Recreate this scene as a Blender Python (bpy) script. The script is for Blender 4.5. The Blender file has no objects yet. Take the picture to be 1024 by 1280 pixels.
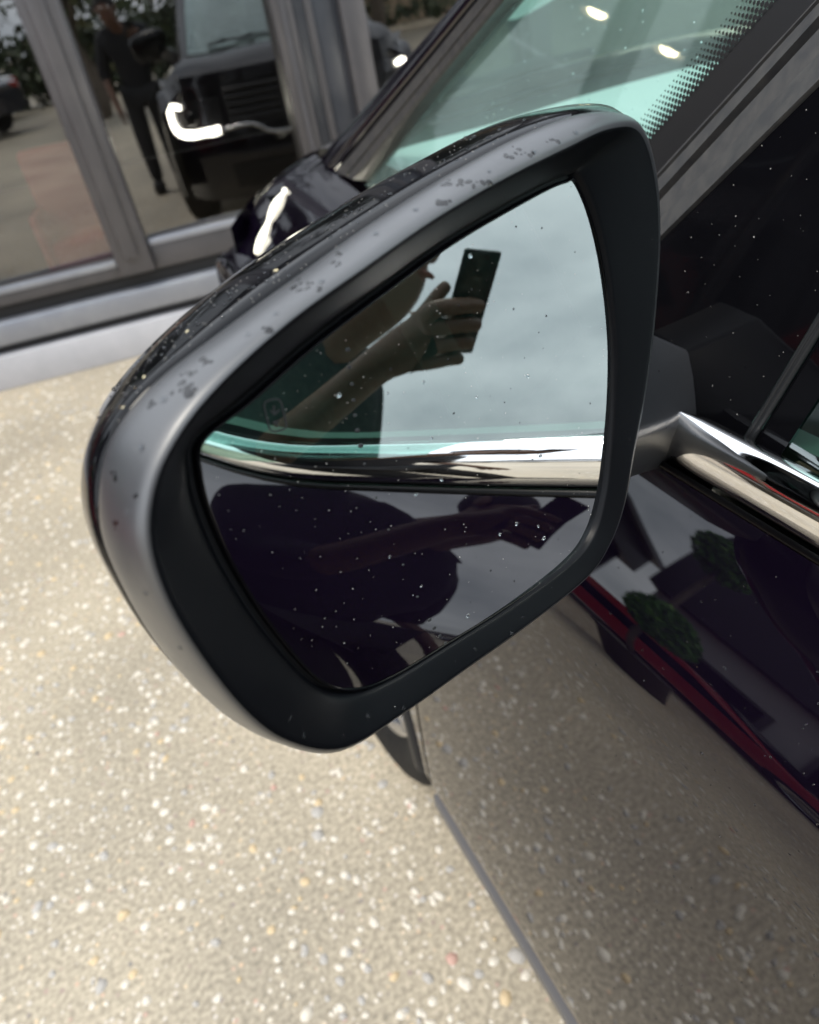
import bpy, bmesh, math, random
import numpy as np
from mathutils import Vector, Matrix, Quaternion
from mathutils.bvhtree import BVHTree

random.seed(7); np.random.seed(7)
SC = bpy.context.scene
COL = SC.collection
R_ = math.radians

# ------------------------------------------------------------------ camera
W, H, F = 1024.0, 1280.0, 945.0          # photograph size and focal length in its pixels
CAMH = 1.40
def unit(v):
    v = np.array(v, float); return v/np.linalg.norm(v)
_N = unit([263, 1290, F]); _C = np.array([-485, -594, F]); _C = unit(_C-_C@_N*_N)
RW = np.array([unit(np.cross(_C, -_N)), _C, -_N])     # rows: world axes seen by the camera (x right, y down, z forward)
CX, CD, CF = RW[:, 0], RW[:, 1], RW[:, 2]              # camera right, down, forward in the world
CAM = np.array([0, 0, CAMH])
cd_ = bpy.data.cameras.new('camera'); cam = bpy.data.objects.new('camera', cd_); COL.objects.link(cam)
cam.matrix_world = Matrix(((CX[0], -CD[0], -CF[0], 0), (CX[1], -CD[1], -CF[1], 0), (CX[2], -CD[2], -CF[2], CAMH), (0, 0, 0, 1)))
cd_.sensor_fit = 'HORIZONTAL'; cd_.sensor_width = 36.0; cd_.lens = 36.0*F/W
cd_.clip_start = 0.004; cd_.clip_end = 900
cd_.dof.use_dof = True; cd_.dof.focus_distance = 0.39; cd_.dof.aperture_fstop = cd_.lens/3.2; cd_.dof.aperture_blades = 0
SC.camera = cam

# ------------------------------------------------------------------ sky, sun, exposure
SUN_EL, SUN_AZ = 64.0, 235.0             # degrees; azimuth clockwise from +Y
world = bpy.data.worlds.new("World"); SC.world = world; world.use_nodes = True
nt = world.node_tree; nt.nodes.clear()
out = nt.nodes.new('ShaderNodeOutputWorld'); bg = nt.nodes.new('ShaderNodeBackground')
sky = nt.nodes.new('ShaderNodeTexSky'); sky.sky_type = 'NISHITA'; sky.sun_disc = False
sky.sun_elevation = R_(SUN_EL); sky.sun_rotation = R_(SUN_AZ); sky.air_density = 1.2; sky.dust_density = 3.0
tc = nt.nodes.new('ShaderNodeTexCoord'); mp = nt.nodes.new('ShaderNodeMapping'); mp.inputs['Scale'].default_value = (1, 1, 2.6)
nz = nt.nodes.new('ShaderNodeTexNoise'); nz.inputs['Scale'].default_value = 2.1; nz.inputs['Detail'].default_value = 7; nz.inputs['Roughness'].default_value = .55
rp = nt.nodes.new('ShaderNodeValToRGB')
rp.color_ramp.elements[0].position = .33; rp.color_ramp.elements[0].color = (6.4, 7.1, 7.9, 1)
rp.color_ramp.elements[1].position = .70; rp.color_ramp.elements[1].color = (15.4, 16.0, 16.8, 1)
mx = nt.nodes.new('ShaderNodeMixRGB'); mx.inputs[0].default_value = .88
nt.links.new(tc.outputs['Generated'], mp.inputs[0]); nt.links.new(mp.outputs[0], nz.inputs['Vector'])
nt.links.new(nz.outputs['Fac'], rp.inputs[0]); nt.links.new(sky.outputs[0], mx.inputs[1]); nt.links.new(rp.outputs[0], mx.inputs[2])
nt.links.new(mx.outputs[0], bg.inputs[0]); bg.inputs[1].default_value = 0.10; nt.links.new(bg.outputs[0], out.inputs[0])
sd = bpy.data.lights.new('sun', 'SUN'); sd.energy = 1.0; sd.angle = R_(16); sd.color = (1.0, .93, .82)
sun = bpy.data.objects.new('sun', sd); COL.objects.link(sun)
_sd = Vector((math.sin(R_(SUN_AZ))*math.cos(R_(SUN_EL)), math.cos(R_(SUN_AZ))*math.cos(R_(SUN_EL)), math.sin(R_(SUN_EL))))
sun.rotation_euler = _sd.to_track_quat('Z', 'Y').to_euler()
SC.view_settings.view_transform = 'Standard'; SC.view_settings.look = 'None'
SC.view_settings.gamma = 1.0; SC.view_settings.exposure = 0.98
try: SC.view_settings.use_curve_mapping = False
except Exception: pass
SC.render.engine = 'CYCLES'
SC.cycles.max_bounces = 14; SC.cycles.transparent_max_bounces = 24; SC.cycles.glossy_bounces = 8
SC.cycles.use_denoising = True

# ------------------------------------------------------------------ projection helpers (pure geometry)
def ray(x, y): return RW @ np.array([x-W/2, y-H/2, F])
def at_x(px, X): d = ray(*px); return CAM+d*(X/d[0])
def at_plane(px, p0, n): d = ray(*px); return CAM+d*(((np.array(p0)-CAM)@n)/(d@n))

# ------------------------------------------------------------------ materials
MATS = {}
def mat(name, base=(.5, .5, .5), rough=.5, metal=0, spec=.5, coat=0, coat_rough=.03, emit=None, estr=0, noise=None, bump=None, rnoise=None, trans=0, ior=1.5):
    if name in MATS: return MATS[name]
    m = bpy.data.materials.new(name); m.use_nodes = True; t = m.node_tree; b = t.nodes['Principled BSDF']
    b.inputs['Base Color'].default_value = (*base, 1); b.inputs['Roughness'].default_value = rough
    b.inputs['Metallic'].default_value = metal; b.inputs['Specular IOR Level'].default_value = spec
    b.inputs['Coat Weight'].default_value = coat; b.inputs['Coat Roughness'].default_value = coat_rough
    b.inputs['Transmission Weight'].default_value = trans; b.inputs['IOR'].default_value = ior
    if emit: b.inputs['Emission Color'].default_value = (*emit, 1); b.inputs['Emission Strength'].default_value = estr
    co = t.nodes.new('ShaderNodeTexCoord')
    def nse(scale, detail=4, rough=.6):
        n = t.nodes.new('ShaderNodeTexNoise'); n.inputs['Scale'].default_value = scale; n.inputs['Detail'].default_value = detail; n.inputs['Roughness'].default_value = rough
        t.links.new(co.outputs['Object'], n.inputs['Vector']); return n
    if noise:
        sc_, c2, lo, hi = noise
        n = nse(sc_); r = t.nodes.new('ShaderNodeValToRGB')
        r.color_ramp.elements[0].position = lo; r.color_ramp.elements[1].position = hi
        r.color_ramp.elements[0].color = (*base, 1); r.color_ramp.elements[1].color = (*c2, 1)
        t.links.new(n.outputs['Fac'], r.inputs[0]); t.links.new(r.outputs[0], b.inputs['Base Color'])
    if rnoise:
        sc_, lo, hi = rnoise
        n = nse(sc_); r = t.nodes.new('ShaderNodeMapRange'); r.inputs[1].default_value = .3; r.inputs[2].default_value = .7
        r.inputs[3].default_value = lo; r.inputs[4].default_value = hi
        t.links.new(n.outputs['Fac'], r.inputs[0]); t.links.new(r.outputs[0], b.inputs['Roughness'])
    if bump:
        sc_, st, ds = bump
        n = nse(sc_, 5); bm_ = t.nodes.new('ShaderNodeBump'); bm_.inputs['Strength'].default_value = st; bm_.inputs['Distance'].default_value = ds
        t.links.new(n.outputs['Fac'], bm_.inputs['Height']); t.links.new(bm_.outputs[0], b.inputs['Normal'])
    MATS[name] = m; return m

def glass_mat(name, tint, gain, offs, gloss_col=(1, 1, 1), haze=0, haze_col=(.6, .8, .75)):
    """thin tinted pane: Fresnel reflection over coloured see-through"""
    if name in MATS: return MATS[name]
    m = bpy.data.materials.new(name); m.use_nodes = True; t = m.node_tree; t.nodes.clear()
    o = t.nodes.new('ShaderNodeOutputMaterial'); g = t.nodes.new('ShaderNodeBsdfGlossy'); g.inputs['Roughness'].default_value = 0.0
    g.inputs['Color'].default_value = (*gloss_col, 1)
    tr = t.nodes.new('ShaderNodeBsdfTransparent'); tr.inputs['Color'].default_value = (*tint, 1)
    lw = t.nodes.new('ShaderNodeFresnel'); lw.inputs['IOR'].default_value = 1.5
    geo = t.nodes.new('ShaderNodeNewGeometry')
    ma = t.nodes.new('ShaderNodeMath'); ma.operation = 'MULTIPLY_ADD'; ma.inputs[1].default_value = gain; ma.inputs[2].default_value = offs; ma.use_clamp = True
    ms = t.nodes.new('ShaderNodeMixShader')
    # Fresnel from |cos| so both faces of the single sheet act the same
    dt = t.nodes.new('ShaderNodeVectorMath'); dt.operation = 'DOT_PRODUCT'
    ab = t.nodes.new('ShaderNodeMath'); ab.operation = 'ABSOLUTE'
    om = t.nodes.new('ShaderNodeMath'); om.operation = 'SUBTRACT'; om.inputs[0].default_value = 1.0
    pw = t.nodes.new('ShaderNodeMath'); pw.operation = 'POWER'; pw.inputs[1].default_value = 5.0
    t.nodes.remove(lw)
    t.links.new(geo.outputs['Incoming'], dt.inputs[0]); t.links.new(geo.outputs['Normal'], dt.inputs[1])
    t.links.new(dt.outputs['Value'], ab.inputs[0]); t.links.new(ab.outputs[0], om.inputs[1]); t.links.new(om.outputs[0], pw.inputs[0])
    t.links.new(pw.outputs[0], ma.inputs[0]); t.links.new(ma.outputs[0], ms.inputs[0])
    if haze:                                  # pale bright haze painted into the pane as diffuse colour to lighten it
        df = t.nodes.new('ShaderNodeBsdfDiffuse'); df.inputs['Color'].default_value = (*haze_col, 1)
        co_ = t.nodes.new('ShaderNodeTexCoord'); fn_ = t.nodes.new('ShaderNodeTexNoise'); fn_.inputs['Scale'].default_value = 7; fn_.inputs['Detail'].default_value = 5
        fr_ = t.nodes.new('ShaderNodeMapRange'); fr_.inputs[1].default_value = .3; fr_.inputs[2].default_value = .7; fr_.inputs[3].default_value = haze*.75; fr_.inputs[4].default_value = haze*1.25
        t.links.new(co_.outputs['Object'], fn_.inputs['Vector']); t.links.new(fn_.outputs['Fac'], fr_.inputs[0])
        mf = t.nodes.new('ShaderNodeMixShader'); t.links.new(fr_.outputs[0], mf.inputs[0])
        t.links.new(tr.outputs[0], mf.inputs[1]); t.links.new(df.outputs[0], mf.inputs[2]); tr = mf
    t.links.new(tr.outputs[0], ms.inputs[1]); t.links.new(g.outputs[0], ms.inputs[2]); t.links.new(ms.outputs[0], o.inputs[0])
    MATS[name] = m; return m

PAINT = mat('black_purple_paint', (.0032, .0019, .0056), .35, 0, .0, 1.0, .015)
PAINT.node_tree.nodes['Principled BSDF'].inputs['Coat IOR'].default_value = 1.60
GLOSSB = mat('gloss_black', (.003, .003, .004), .05, 0, .18, .05, .02)
SATIN = mat('satin_grey_black_plastic', (.031, .033, .037), .42, 0, 1.0, .48, .32, bump=(900, .06, .0004), rnoise=(60, .36, .46))
PLAST = mat('grained_black_plastic', (.012, .013, .015), .5, 0, .4, bump=(700, .10, .0005))
TRIM = mat('weathered_grey_trim', (.036, .036, .038), .46, 0, .4, noise=(90, (.062, .059, .056), .35, .7), bump=(300, .1, .0008))
RUBBER = mat('black_rubber', (.014, .014, .015), .75, 0, .3)
TYREM = mat('dusty_tyre_rubber', (.012, .012, .012), .8, 0, .2, noise=(30, (.022, .021, .02), .4, .7))
CHROME = mat('bright_chrome', (.82, .82, .83), .035, 1, rnoise=(18, .025, .06))
ALLOY = mat('silver_alloy', (.5, .51, .53), .25, 1)
MIRR = mat('mirror_silver', (.93, .95, .95), .0, 1)
WATER = mat('rain_water', (.9, .95, 1), .0, 0, trans=1.0, ior=1.33)
WET = mat('wet_dark_spot', (.012, .012, .013), .2, 0, .5)
DUST = mat('pale_dust_speck', (.62, .6, .56), .8)
ETCH = mat('dark_etched_mark', (.03, .032, .034), .6)
FRIT = mat('black_frit_enamel', (.006, .006, .007), .35)
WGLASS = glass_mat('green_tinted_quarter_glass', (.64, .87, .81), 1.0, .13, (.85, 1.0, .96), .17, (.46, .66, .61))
WGLASS2 = glass_mat('green_tinted_windscreen', (.66, .82, .77), 1.0, .26, (.85, 1.0, .96))
SGLASS = glass_mat('green_tinted_side_window', (.42, .64, .57), 1.0, .22, (.90, 1.0, .97))
PGLASS = glass_mat('shop_window_glass', (.42, .43, .43), 1.0, .20)
LGLASS = glass_mat('clear_headlamp_cover', (.9, .9, .92), 1.0, .05)
DASHM = mat('pale_grey_dashboard', (.74, .76, .75), .55, bump=(220, .12, .001))
SEATM = mat('dark_teal_grey_fabric', (.045, .06, .058), .9, noise=(60, (.07, .085, .08), .4, .7), bump=(500, .2, .001))
HEADL = mat('grey_headlining', (.45, .47, .46), .95)
ALUD = mat('dark_grey_aluminium', (.08, .078, .085), .36, .4, noise=(3, (.11, .105, .11), .35, .7))
ALUL = mat('blue_grey_metal_sill', (.27, .285, .325), .34, .5, noise=(6, (.33, .345, .38), .4, .7))
CLAD = mat('grey_painted_panel', (.40, .405, .43), .45, noise=(5, (.47, .47, .495), .35, .7))
DARKG = mat('dark_gap', (.012, .012, .013), .7)
DRL = mat('white_running_light', (.9, .9, .9), .3, emit=(1, .95, .78), estr=16)
WARM = mat('warm_ceiling_lamp', (1, .9, .7), .4, emit=(1, .74, .42), estr=70)

# ------------------------------------------------------------------ mesh helpers
OFF = {}
def reg(o, parent=None, off=(0, 0, 0)):
    if parent is not None: o.parent = parent
    OFF[o.name] = Vector(off); return o
def tag(o, label=None, cat=None, group=None, kind=None):
    if label: o['label'] = label
    if cat: o['category'] = cat
    if group: o['group'] = group
    if kind: o['kind'] = kind
    return o
def thing(name, loc, label, cat, group=None, rz=0):
    o = bpy.data.objects.new(name, None); COL.objects.link(o); o.location = loc; o.empty_display_size = .1
    o.rotation_euler = (0, 0, rz)
    OFF[o.name] = Vector(loc); return tag(o, label, cat, group)
def mk(name, v, f, m, parent=None, smooth=True, kind=None, label=None, local=False, autosm=None):
    """v in world coordinates (local=True: already relative to the parent)"""
    off = OFF[parent.name] if (parent is not None and not local) else Vector((0, 0, 0))
    me = bpy.data.meshes.new(name)
    me.from_pydata([tuple(Vector(p)-off) for p in v], [], [tuple(q) for q in f])
    me.validate(); me.update()
    if isinstance(m, (list, tuple)):
        for k in m: me.materials.append(k)
    else: me.materials.append(m)
    if smooth:
        me.polygons.foreach_set('use_smooth', [True]*len(me.polygons))
        if autosm is not None:
            try: me.set_sharp_from_angle(angle=R_(autosm))
            except Exception: pass
    o = bpy.data.objects.new(name, me); COL.objects.link(o)
    if parent is not None: o.parent = parent
    OFF[o.name] = off if parent is not None else Vector((0, 0, 0))
    if kind: o['kind'] = kind
    if label: o['label'] = label
    return o
def loft(loops, closed=True, cap0=False, cap1=False):
    n = len(loops[0]); v = [tuple(p) for L in loops for p in L]; f = []
    for i in range(len(loops)-1):
        for j in range(n if closed else n-1):
            k = (j+1) % n
            f.append((i*n+j, i*n+k, (i+1)*n+k, (i+1)*n+j))
    if cap0: f.append(tuple(range(n-1, -1, -1)))
    if cap1: f.append(tuple(range((len(loops)-1)*n, len(loops)*n)))
    return v, f
def join(parts):
    v, f = [], []
    for a, b in parts:
        k = len(v); v += [tuple(p) for p in a]; f += [tuple(i+k for i in q) for q in b]
    return v, f
def box(x0, x1, y0, y1, z0, z1, bev=0):
    bm = bmesh.new(); r = bmesh.ops.create_cube(bm, size=1)
    for q in bm.verts: q.co = Vector(((x0+x1)/2+q.co.x*(x1-x0), (y0+y1)/2+q.co.y*(y1-y0), (z0+z1)/2+q.co.z*(z1-z0)))
    if bev: bmesh.ops.bevel(bm, geom=bm.edges[:], offset=bev, segments=2, affect='EDGES', profile=.5)
    bm.verts.index_update(); v = [tuple(q.co) for q in bm.verts]; f = [tuple(q.index for q in p.verts) for p in bm.faces]; bm.free(); return v, f
def xf(vf, M): return [tuple(M @ Vector(p)) for p in vf[0]], vf[1]
def spline(P, n, closed=False):
    """Catmull-Rom (centripetal-ish) resample of points P"""
    P = np.array(P, float); m = len(P); outp = []
    segs = m if closed else m-1
    g = lambda i: P[i % m] if closed else (P[i] if 0 <= i < m else (2*P[0]-P[1] if i < 0 else 2*P[-1]-P[-2]))
    for k in range(n):
        u = k*segs/(n if closed else n-1); i = min(int(u), segs-1); t = u-i
        a, b, c, d = g(i-1), g(i), g(i+1), g(i+2)
        outp.append(.5*((2*b)+(c-a)*t+(2*a-5*b+4*c-d)*t*t+(3*b-a-3*c+d)*t**3))
    return np.array(outp)
def tube(path, rad, k=8, cap=True):
    P = [Vector(p) for p in path]; n = len(P); rad = rad if hasattr(rad, '__len__') else [rad]*n
    loops = []; up = None
    for i in range(n):
        t = (P[min(i+1, n-1)]-P[max(i-1, 0)]).normalized()
        if up is None: up = Vector((0, 0, 1)) if abs(t.z) < .9 else Vector((1, 0, 0))
        s = t.cross(up).normalized(); up = s.cross(t).normalized()
        loops.append([P[i]+(s*math.cos(a)+up*math.sin(a))*rad[i] for a in [2*math.pi*j/k for j in range(k)]])
    return loft(loops, True, cap, cap)
def sweep(sections, closed=False, cap=False): return loft(sections, closed, cap, cap)
def dome(c, n, r, h, k=8, squash=1.0, rot=0.0):
    """small flattened half-dome (drop) on a surface point"""
    n = Vector(n).normalized(); a = n.orthogonal().normalized(); a = Quaternion(n, rot) @ a; b = n.cross(a); c = Vector(c)
    v = []; f = []
    for rr, hh in ((1, -.05), (.86, .5), (.5, .87)):
        for j in range(k):
            t = 2*math.pi*j/k; v.append(tuple(c+a*(r*rr*math.cos(t))+b*(r*squash*rr*math.sin(t))+n*(h*hh)))
    v.append(tuple(c+n*h))
    for i in range(2):
        for j in range(k): f.append((i*k+j, i*k+(j+1) % k, (i+1)*k+(j+1) % k, (i+1)*k+j))
    for j in range(k): f.append((2*k+j, 2*k+(j+1) % k, 3*k))
    return v, f
def bvh_of(o):
    off = OFF[o.name]
    return BVHTree.FromPolygons([q.co+off for q in o.data.vertices], [tuple(p.vertices) for p in o.data.polygons])
def cast(tree, px):
    d = Vector(ray(*px)).normalized(); h = tree.ray_cast(Vector(CAM), d)
    if h[0] is None: return None
    n = h[1] if h[1].dot(d) < 0 else -h[1]
    return h[0], n

# ================================================================== GROUND
FY = -9.0                                     # the shop front is turned by this much against the car
FE = np.array([math.cos(R_(FY)), math.sin(R_(FY)), 0]); FN = np.array([-math.sin(R_(FY)), math.cos(R_(FY)), 0])
FP = np.array([-.737, 4.061, 0.0])
FP = FP-FE*(FP@FE)                            # facade origin: foot of the perpendicular, u measured along FE
def fpt(u, h, off=0.0): return FP+FE*u+FN*off+np.array([0, 0, h])

g = mat('exposed_aggregate_concrete', (.40, .36, .285), .85)
t = g.node_tree; b = t.nodes['Principled BSDF']; co = t.nodes.new('ShaderNodeTexCoord')
def _n(kind, scale, **kw):
    n = t.nodes.new(kind); n.inputs['Scale'].default_value = scale
    for k_, v_ in kw.items(): n.inputs[k_].default_value = v_
    t.links.new(co.outputs['Object'], n.inputs['Vector']); return n
def _ramp(src, stops):
    r = t.nodes.new('ShaderNodeValToRGB')
    while len(r.color_ramp.elements) < len(stops): r.color_ramp.elements.new(.5)
    for e, (p, c) in zip(r.color_ramp.elements, stops): e.position = p; e.color = (*c, 1)
    t.links.new(src, r.inputs[0]); return r
def _mixc(a, b_, fac, mode='MIX'):
    m_ = t.nodes.new('ShaderNodeMixRGB'); m_.blend_type = mode
    t.links.new(a, m_.inputs[1]); t.links.new(b_, m_.inputs[2])
    if isinstance(fac, float): m_.inputs[0].default_value = fac
    else: t.links.new(fac, m_.inputs[0])
    return m_
big = _ramp(_n('ShaderNodeTexNoise', 1.3, Detail=5.0).outputs['Fac'], [(.3, (.37, .335, .27)), (.7, (.50, .445, .35))])
fine = _ramp(_n('ShaderNodeTexNoise', 95, Detail=6.0).outputs['Fac'], [(.3, (.6, .59, .57)), (.7, (1.28, 1.26, 1.22))])
m1 = _mixc(big.outputs[0], fine.outputs[0], 1.0, 'MULTIPLY')
vo = _n('ShaderNodeTexVoronoi', 70); stc = _ramp(vo.outputs['Distance'], [(.22, (1, 1, 1)), (.36, (0, 0, 0))])
vr = t.nodes.new('ShaderNodeSeparateColor'); t.links.new(vo.outputs['Color'], vr.inputs[0])
pick = t.nodes.new('ShaderNodeMath'); pick.operation = 'GREATER_THAN'; pick.inputs[1].default_value = .55; t.links.new(vr.outputs[0], pick.inputs[0])
pm = t.nodes.new('ShaderNodeMath'); pm.operation = 'MULTIPLY'; t.links.new(stc.outputs[0], pm.inputs[0]); t.links.new(pick.outputs[0], pm.inputs[1])
stcol = _ramp(vr.outputs[1], [(0, (.66, .60, .50)), (.5, (.55, .50, .44)), (.8, (.62, .48, .30)), (.9, (.5, .33, .27)), (1, (.2, .19, .18))])
dmp = _ramp(_n('ShaderNodeTexNoise', .7, Detail=3.0).outputs['Fac'], [(.36, (.86, .85, .84)), (.56, (1.05, 1.035, 1.01))])
m1 = _mixc(m1.outputs[0], dmp.outputs[0], 1.0, 'MULTIPLY')
m2 = _mixc(m1.outputs[0], stcol.outputs[0], pm.outputs[0]); t.links.new(m2.outputs[0], b.inputs['Base Color'])
bp = t.nodes.new('ShaderNodeBump'); bp.inputs['Strength'].default_value = .28; bp.inputs['Distance'].default_value = .004; b.inputs['Roughness'].default_value = .62
t.links.new(_n('ShaderNodeTexNoise', 160, Detail=4.0).outputs['Fac'], bp.inputs['Height']); t.links.new(bp.outputs[0], b.inputs['Normal'])
gr = mk('ground', [(-400, -400, 0), (400, -400, 0), (400, 400, 0), (-400, 400, 0)], [(0, 1, 2, 3)], g, smooth=False)
tag(gr, 'pale exposed aggregate pavement in front of the shop', kind='structure')

# loose-looking aggregate stones standing proud of the pavement near the car
def pebbles(n, seed, name, mats, rmin, rmax):
    rs = np.random.RandomState(seed)
    v = []; f = []; mi = []
    k = 6; ang = np.arange(k)*2*math.pi/k
    cnt = 0
    while cnt < n:
        x = rs.uniform(-3.0, .9); y = rs.uniform(-.5, 4.0)
        if (np.array([x, y, 0])-FP)@FN > -.05: continue
        r = rs.uniform(rmin, rmax)*(1.35 if rs.rand() < .12 else 1); a0 = rs.uniform(0, 6.28); q = rs.uniform(.65, 1); h = r*rs.uniform(.25, .5)
        base = len(v)
        jr = rs.uniform(.8, 1.2, k)
        for rr, hh in ((1, -.15), (.68, .75)):
            cx_ = r*rr*jr*np.cos(ang); cy_ = r*rr*q*jr*np.sin(ang)
            for p, s in zip(cx_, cy_): v.append((x+p*math.cos(a0)-s*math.sin(a0), y+p*math.sin(a0)+s*math.cos(a0), .001+h*hh))
        v.append((x, y, .001+h))
        mm = int(rs.choice(len(mats), p=[.62, .27, .10, .008, .002]))
        for j in range(k): f.append((base+j, base+(j+1) % k, base+k+(j+1) % k, base+k+j)); mi.append(mm)
        for j in range(k): f.append((base+k+j, base+k+(j+1) % k, base+2*k)); mi.append(mm)
        cnt += 1
    o = mk(name, v, f, mats); o.data.polygons.foreach_set('material_index', mi); return o
pb = pebbles(10000, 3, 'aggregate_stones', [mat('cream_stone', (.66, .61, .52), .6), mat('grey_stone', (.42, .40, .37), .7), mat('ochre_stone', (.60, .47, .29), .7), mat('pink_stone', (.52, .33, .27), .7), mat('dark_stone', (.12, .115, .11), .7)], .0036, .0115)
tag(pb, 'small cream and ochre stones set in the pavement', kind='stuff')

# ================================================================== SHOP FRONT
shop = thing('shop_front', tuple(FP), 'glass fronted showroom with dark grey frames and a low grey plinth', 'building')
def fbox(name, u0, u1, h0, h1, o0, o1, m, parent=shop, bev=.004, label=None):
    v, f = box(u0, u1, o0, o1, h0, h1, bev)
    return mk(name, [tuple(fpt(p[0], p[2], p[1])) for p in v], f, m, parent, label=label, autosm=30)
for (a, bb) in ((-7.0, -3.9), (-3.895, 1.9), (1.905, 7.0)):
    fbox('plinth_panel', a, bb, 0, .165, 0, .25, CLAD, bev=.006)
fbox('shadow_gap', -7, 7, .165, .208, .055, .24, DARKG)
fbox('sill_rail', -7, .69, .208, .325, .012, .20, ALUL, bev=.018)
fbox('sill_recess', -7, .69, .325, .392, .06, .2, DARKG)
fbox('bottom_frame', -7, -.43, .392, .47, .02, .16, ALUD, bev=.008)
fbox('bottom_frame', -.43, .40, .392, .53, .024, .16, ALUD, bev=.008)
fbox('glazing_bead', -7, -.60, .447, .476, .012, .05, ALUL, bev=.004)
fbox('glazing_bead', -.42, .40, .505, .535, .012, .05, ALUL, bev=.004)
mull = [(-6.9, -6.74), (-5.3, -5.14), (-3.72, -3.56), (-2.15, -1.99), (-.595, -.43), (.40, .487), (.69, .80), (1.55, 1.66), (3.2, 3.36), (4.9, 5.06), (6.8, 6.96)]
for (a, bb) in mull:
    fbox('mullion', a, bb, .40 if bb < .5 else .02, 2.75, -.02, .18, ALUD, bev=.012)
    if bb < .5: fbox('mullion_cap', a+.045, bb-.05, .48, 2.75, -.045, -.018, ALUD, bev=.008)
DOORP = mat('blue_black_door_panel', (.045, .05, .062), .3, .3, noise=(2.5, (.085, .088, .10), .35, .65))
fbox('door_post_panel', .487, .69, .02, 2.75, .05, .10, DOORP)
fbox('door_pull_strip', .545, .575, .15, 3.0, .028, .052, ALUD)
LEAN = math.tan(R_(.4)); PYAW = math.tan(R_(2.7))
def pane(u0, u1, h0, h1):
    v = []
    for u, h, o in ((u0, h0, 0), (u1, h0, 0), (u1, h1, 0), (u0, h1, 0)):
        v.append(tuple(fpt(u, h, .095+LEAN*(h-1.2)+PYAW*(u-(u0+u1)/2))))
    return mk('glass_pane', v, [(0, 1, 2, 3)], PGLASS, shop, smooth=False)
edges = [-7]+[x for m_ in mull for x in m_]+[7]
for k in range(1, len(mull)):
    u0, u1 = mull[k-1][1], mull[k][0]
    if abs(u0-.487) < .01: continue
    h0 = .47 if u1 < -.3 else (.53 if u1 < .5 else .06)
    pane(u0-.01, u1+.01, h0-.01, 2.75)
fbox('fascia_panel', -7.2, 7.2, 2.75, 3.15, -.15, .3, mat('charcoal_fascia', (.06, .062, .068), .5))
fbox('roof_edge', -7.3, 7.3, 3.15, 3.23, -.3, 6, ALUD)
fbox('showroom_floor', -7, 7, .0, .06, .26, 6.0, mat('brown_grey_floor', (.11, .095, .08), .35))
fbox('back_wall', -7, 7, .06, 2.97, 6.0, 6.1, mat('dim_back_wall', (.10, .095, .09), .8))
fbox('end_wall', -7.1, -7.0, .0, 2.97, .1, 6.0, CLAD); fbox('end_wall', 7.0, 7.1, .0, 2.97, .1, 6.0, CLAD)
fbox('ceiling_panel', -7, 7, 2.98, 3.04, .3, 6.0, mat('dark_ceiling', (.08, .08, .08), .9))
# warm downlights on the showroom ceiling
def disc(c, r, h, k=16):
    a = [2*math.pi*j/k for j in range(k)]
    L0 = [(c[0]+r*math.cos(q), c[1]+r*math.sin(q), c[2]) for q in a]; L1 = [(p[0], p[1], c[2]-h) for p in L0]
    return loft([L0, L1], True, True, True)
_p = at_plane((84, 252), FP+FN*.75, FN); AU, AO = float((_p-FP)@FE), .75
red = thing('armchair', tuple(fpt(AU, .06, AO)), 'narrow dull red padded chair inside the shop behind the left pane', 'chair')
REDF = mat('dull_red_fabric', (.40, .035, .045), .85)
def rb(name, du, do, u0, u1, o0, o1, h0, h1, bev=.04):
    v, f = box(u0, u1, o0, o1, h0, h1, bev); return mk(name, [tuple(fpt(AU+.52*p[0], .06+.95*p[2], AO+.52*p[1])) for p in v], f, REDF, red)
rb('seat', 0, 0, -.28, .28, -.3, .25, .2, .45); rb('backrest', 0, 0, -.36, .36, .25, .42, .1, .9); rb('armrest', 0, 0, -.38, -.285, -.3, .25, .08, .62); rb('armrest', 0, 0, .285, .38, -.3, .25, .08, .62)
for s in (-1, 1):
    for q in (-.25, .35):
        v, f = box(s*.3-.025, s*.3+.025, q-.025, q+.025, 0, .2, .004)
        mk('leg', [tuple(fpt(AU+.52*p[0], .06+.95*p[2], AO+.52*p[1])) for p in v], f, ALUD, red)

# ================================================================== CAR
car = thing('parked_car', (1.1, .0, 0), 'dark purple black car with chrome window trim parked nose towards the shop', 'car')
XC = 1.10
def mirx(v): return [(2*XC-p[0], p[1], p[2]) for p in v]
def flip(f): return [tuple(reversed(q)) for q in f]
def Z(z): return z+CAMH
def both(name, vf, m, right=True, **kw):
    o = mk(name, vf[0], vf[1], m, car, **kw)
    if right: mk(name, mirx(vf[0]), flip(vf[1]), m, car, **kw)
    return o

# --- belt line
def zb(y):
    u = max(0, -.06-y)
    return -.2755+(.72*u*u if u < .2 else .0288+.27*(u-.2)*max(.3, 1-.7*(u-.2)))
def xb(y): return .3218-.0411*y if y > -.4 else .33824+.01*(-.4-y)
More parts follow.
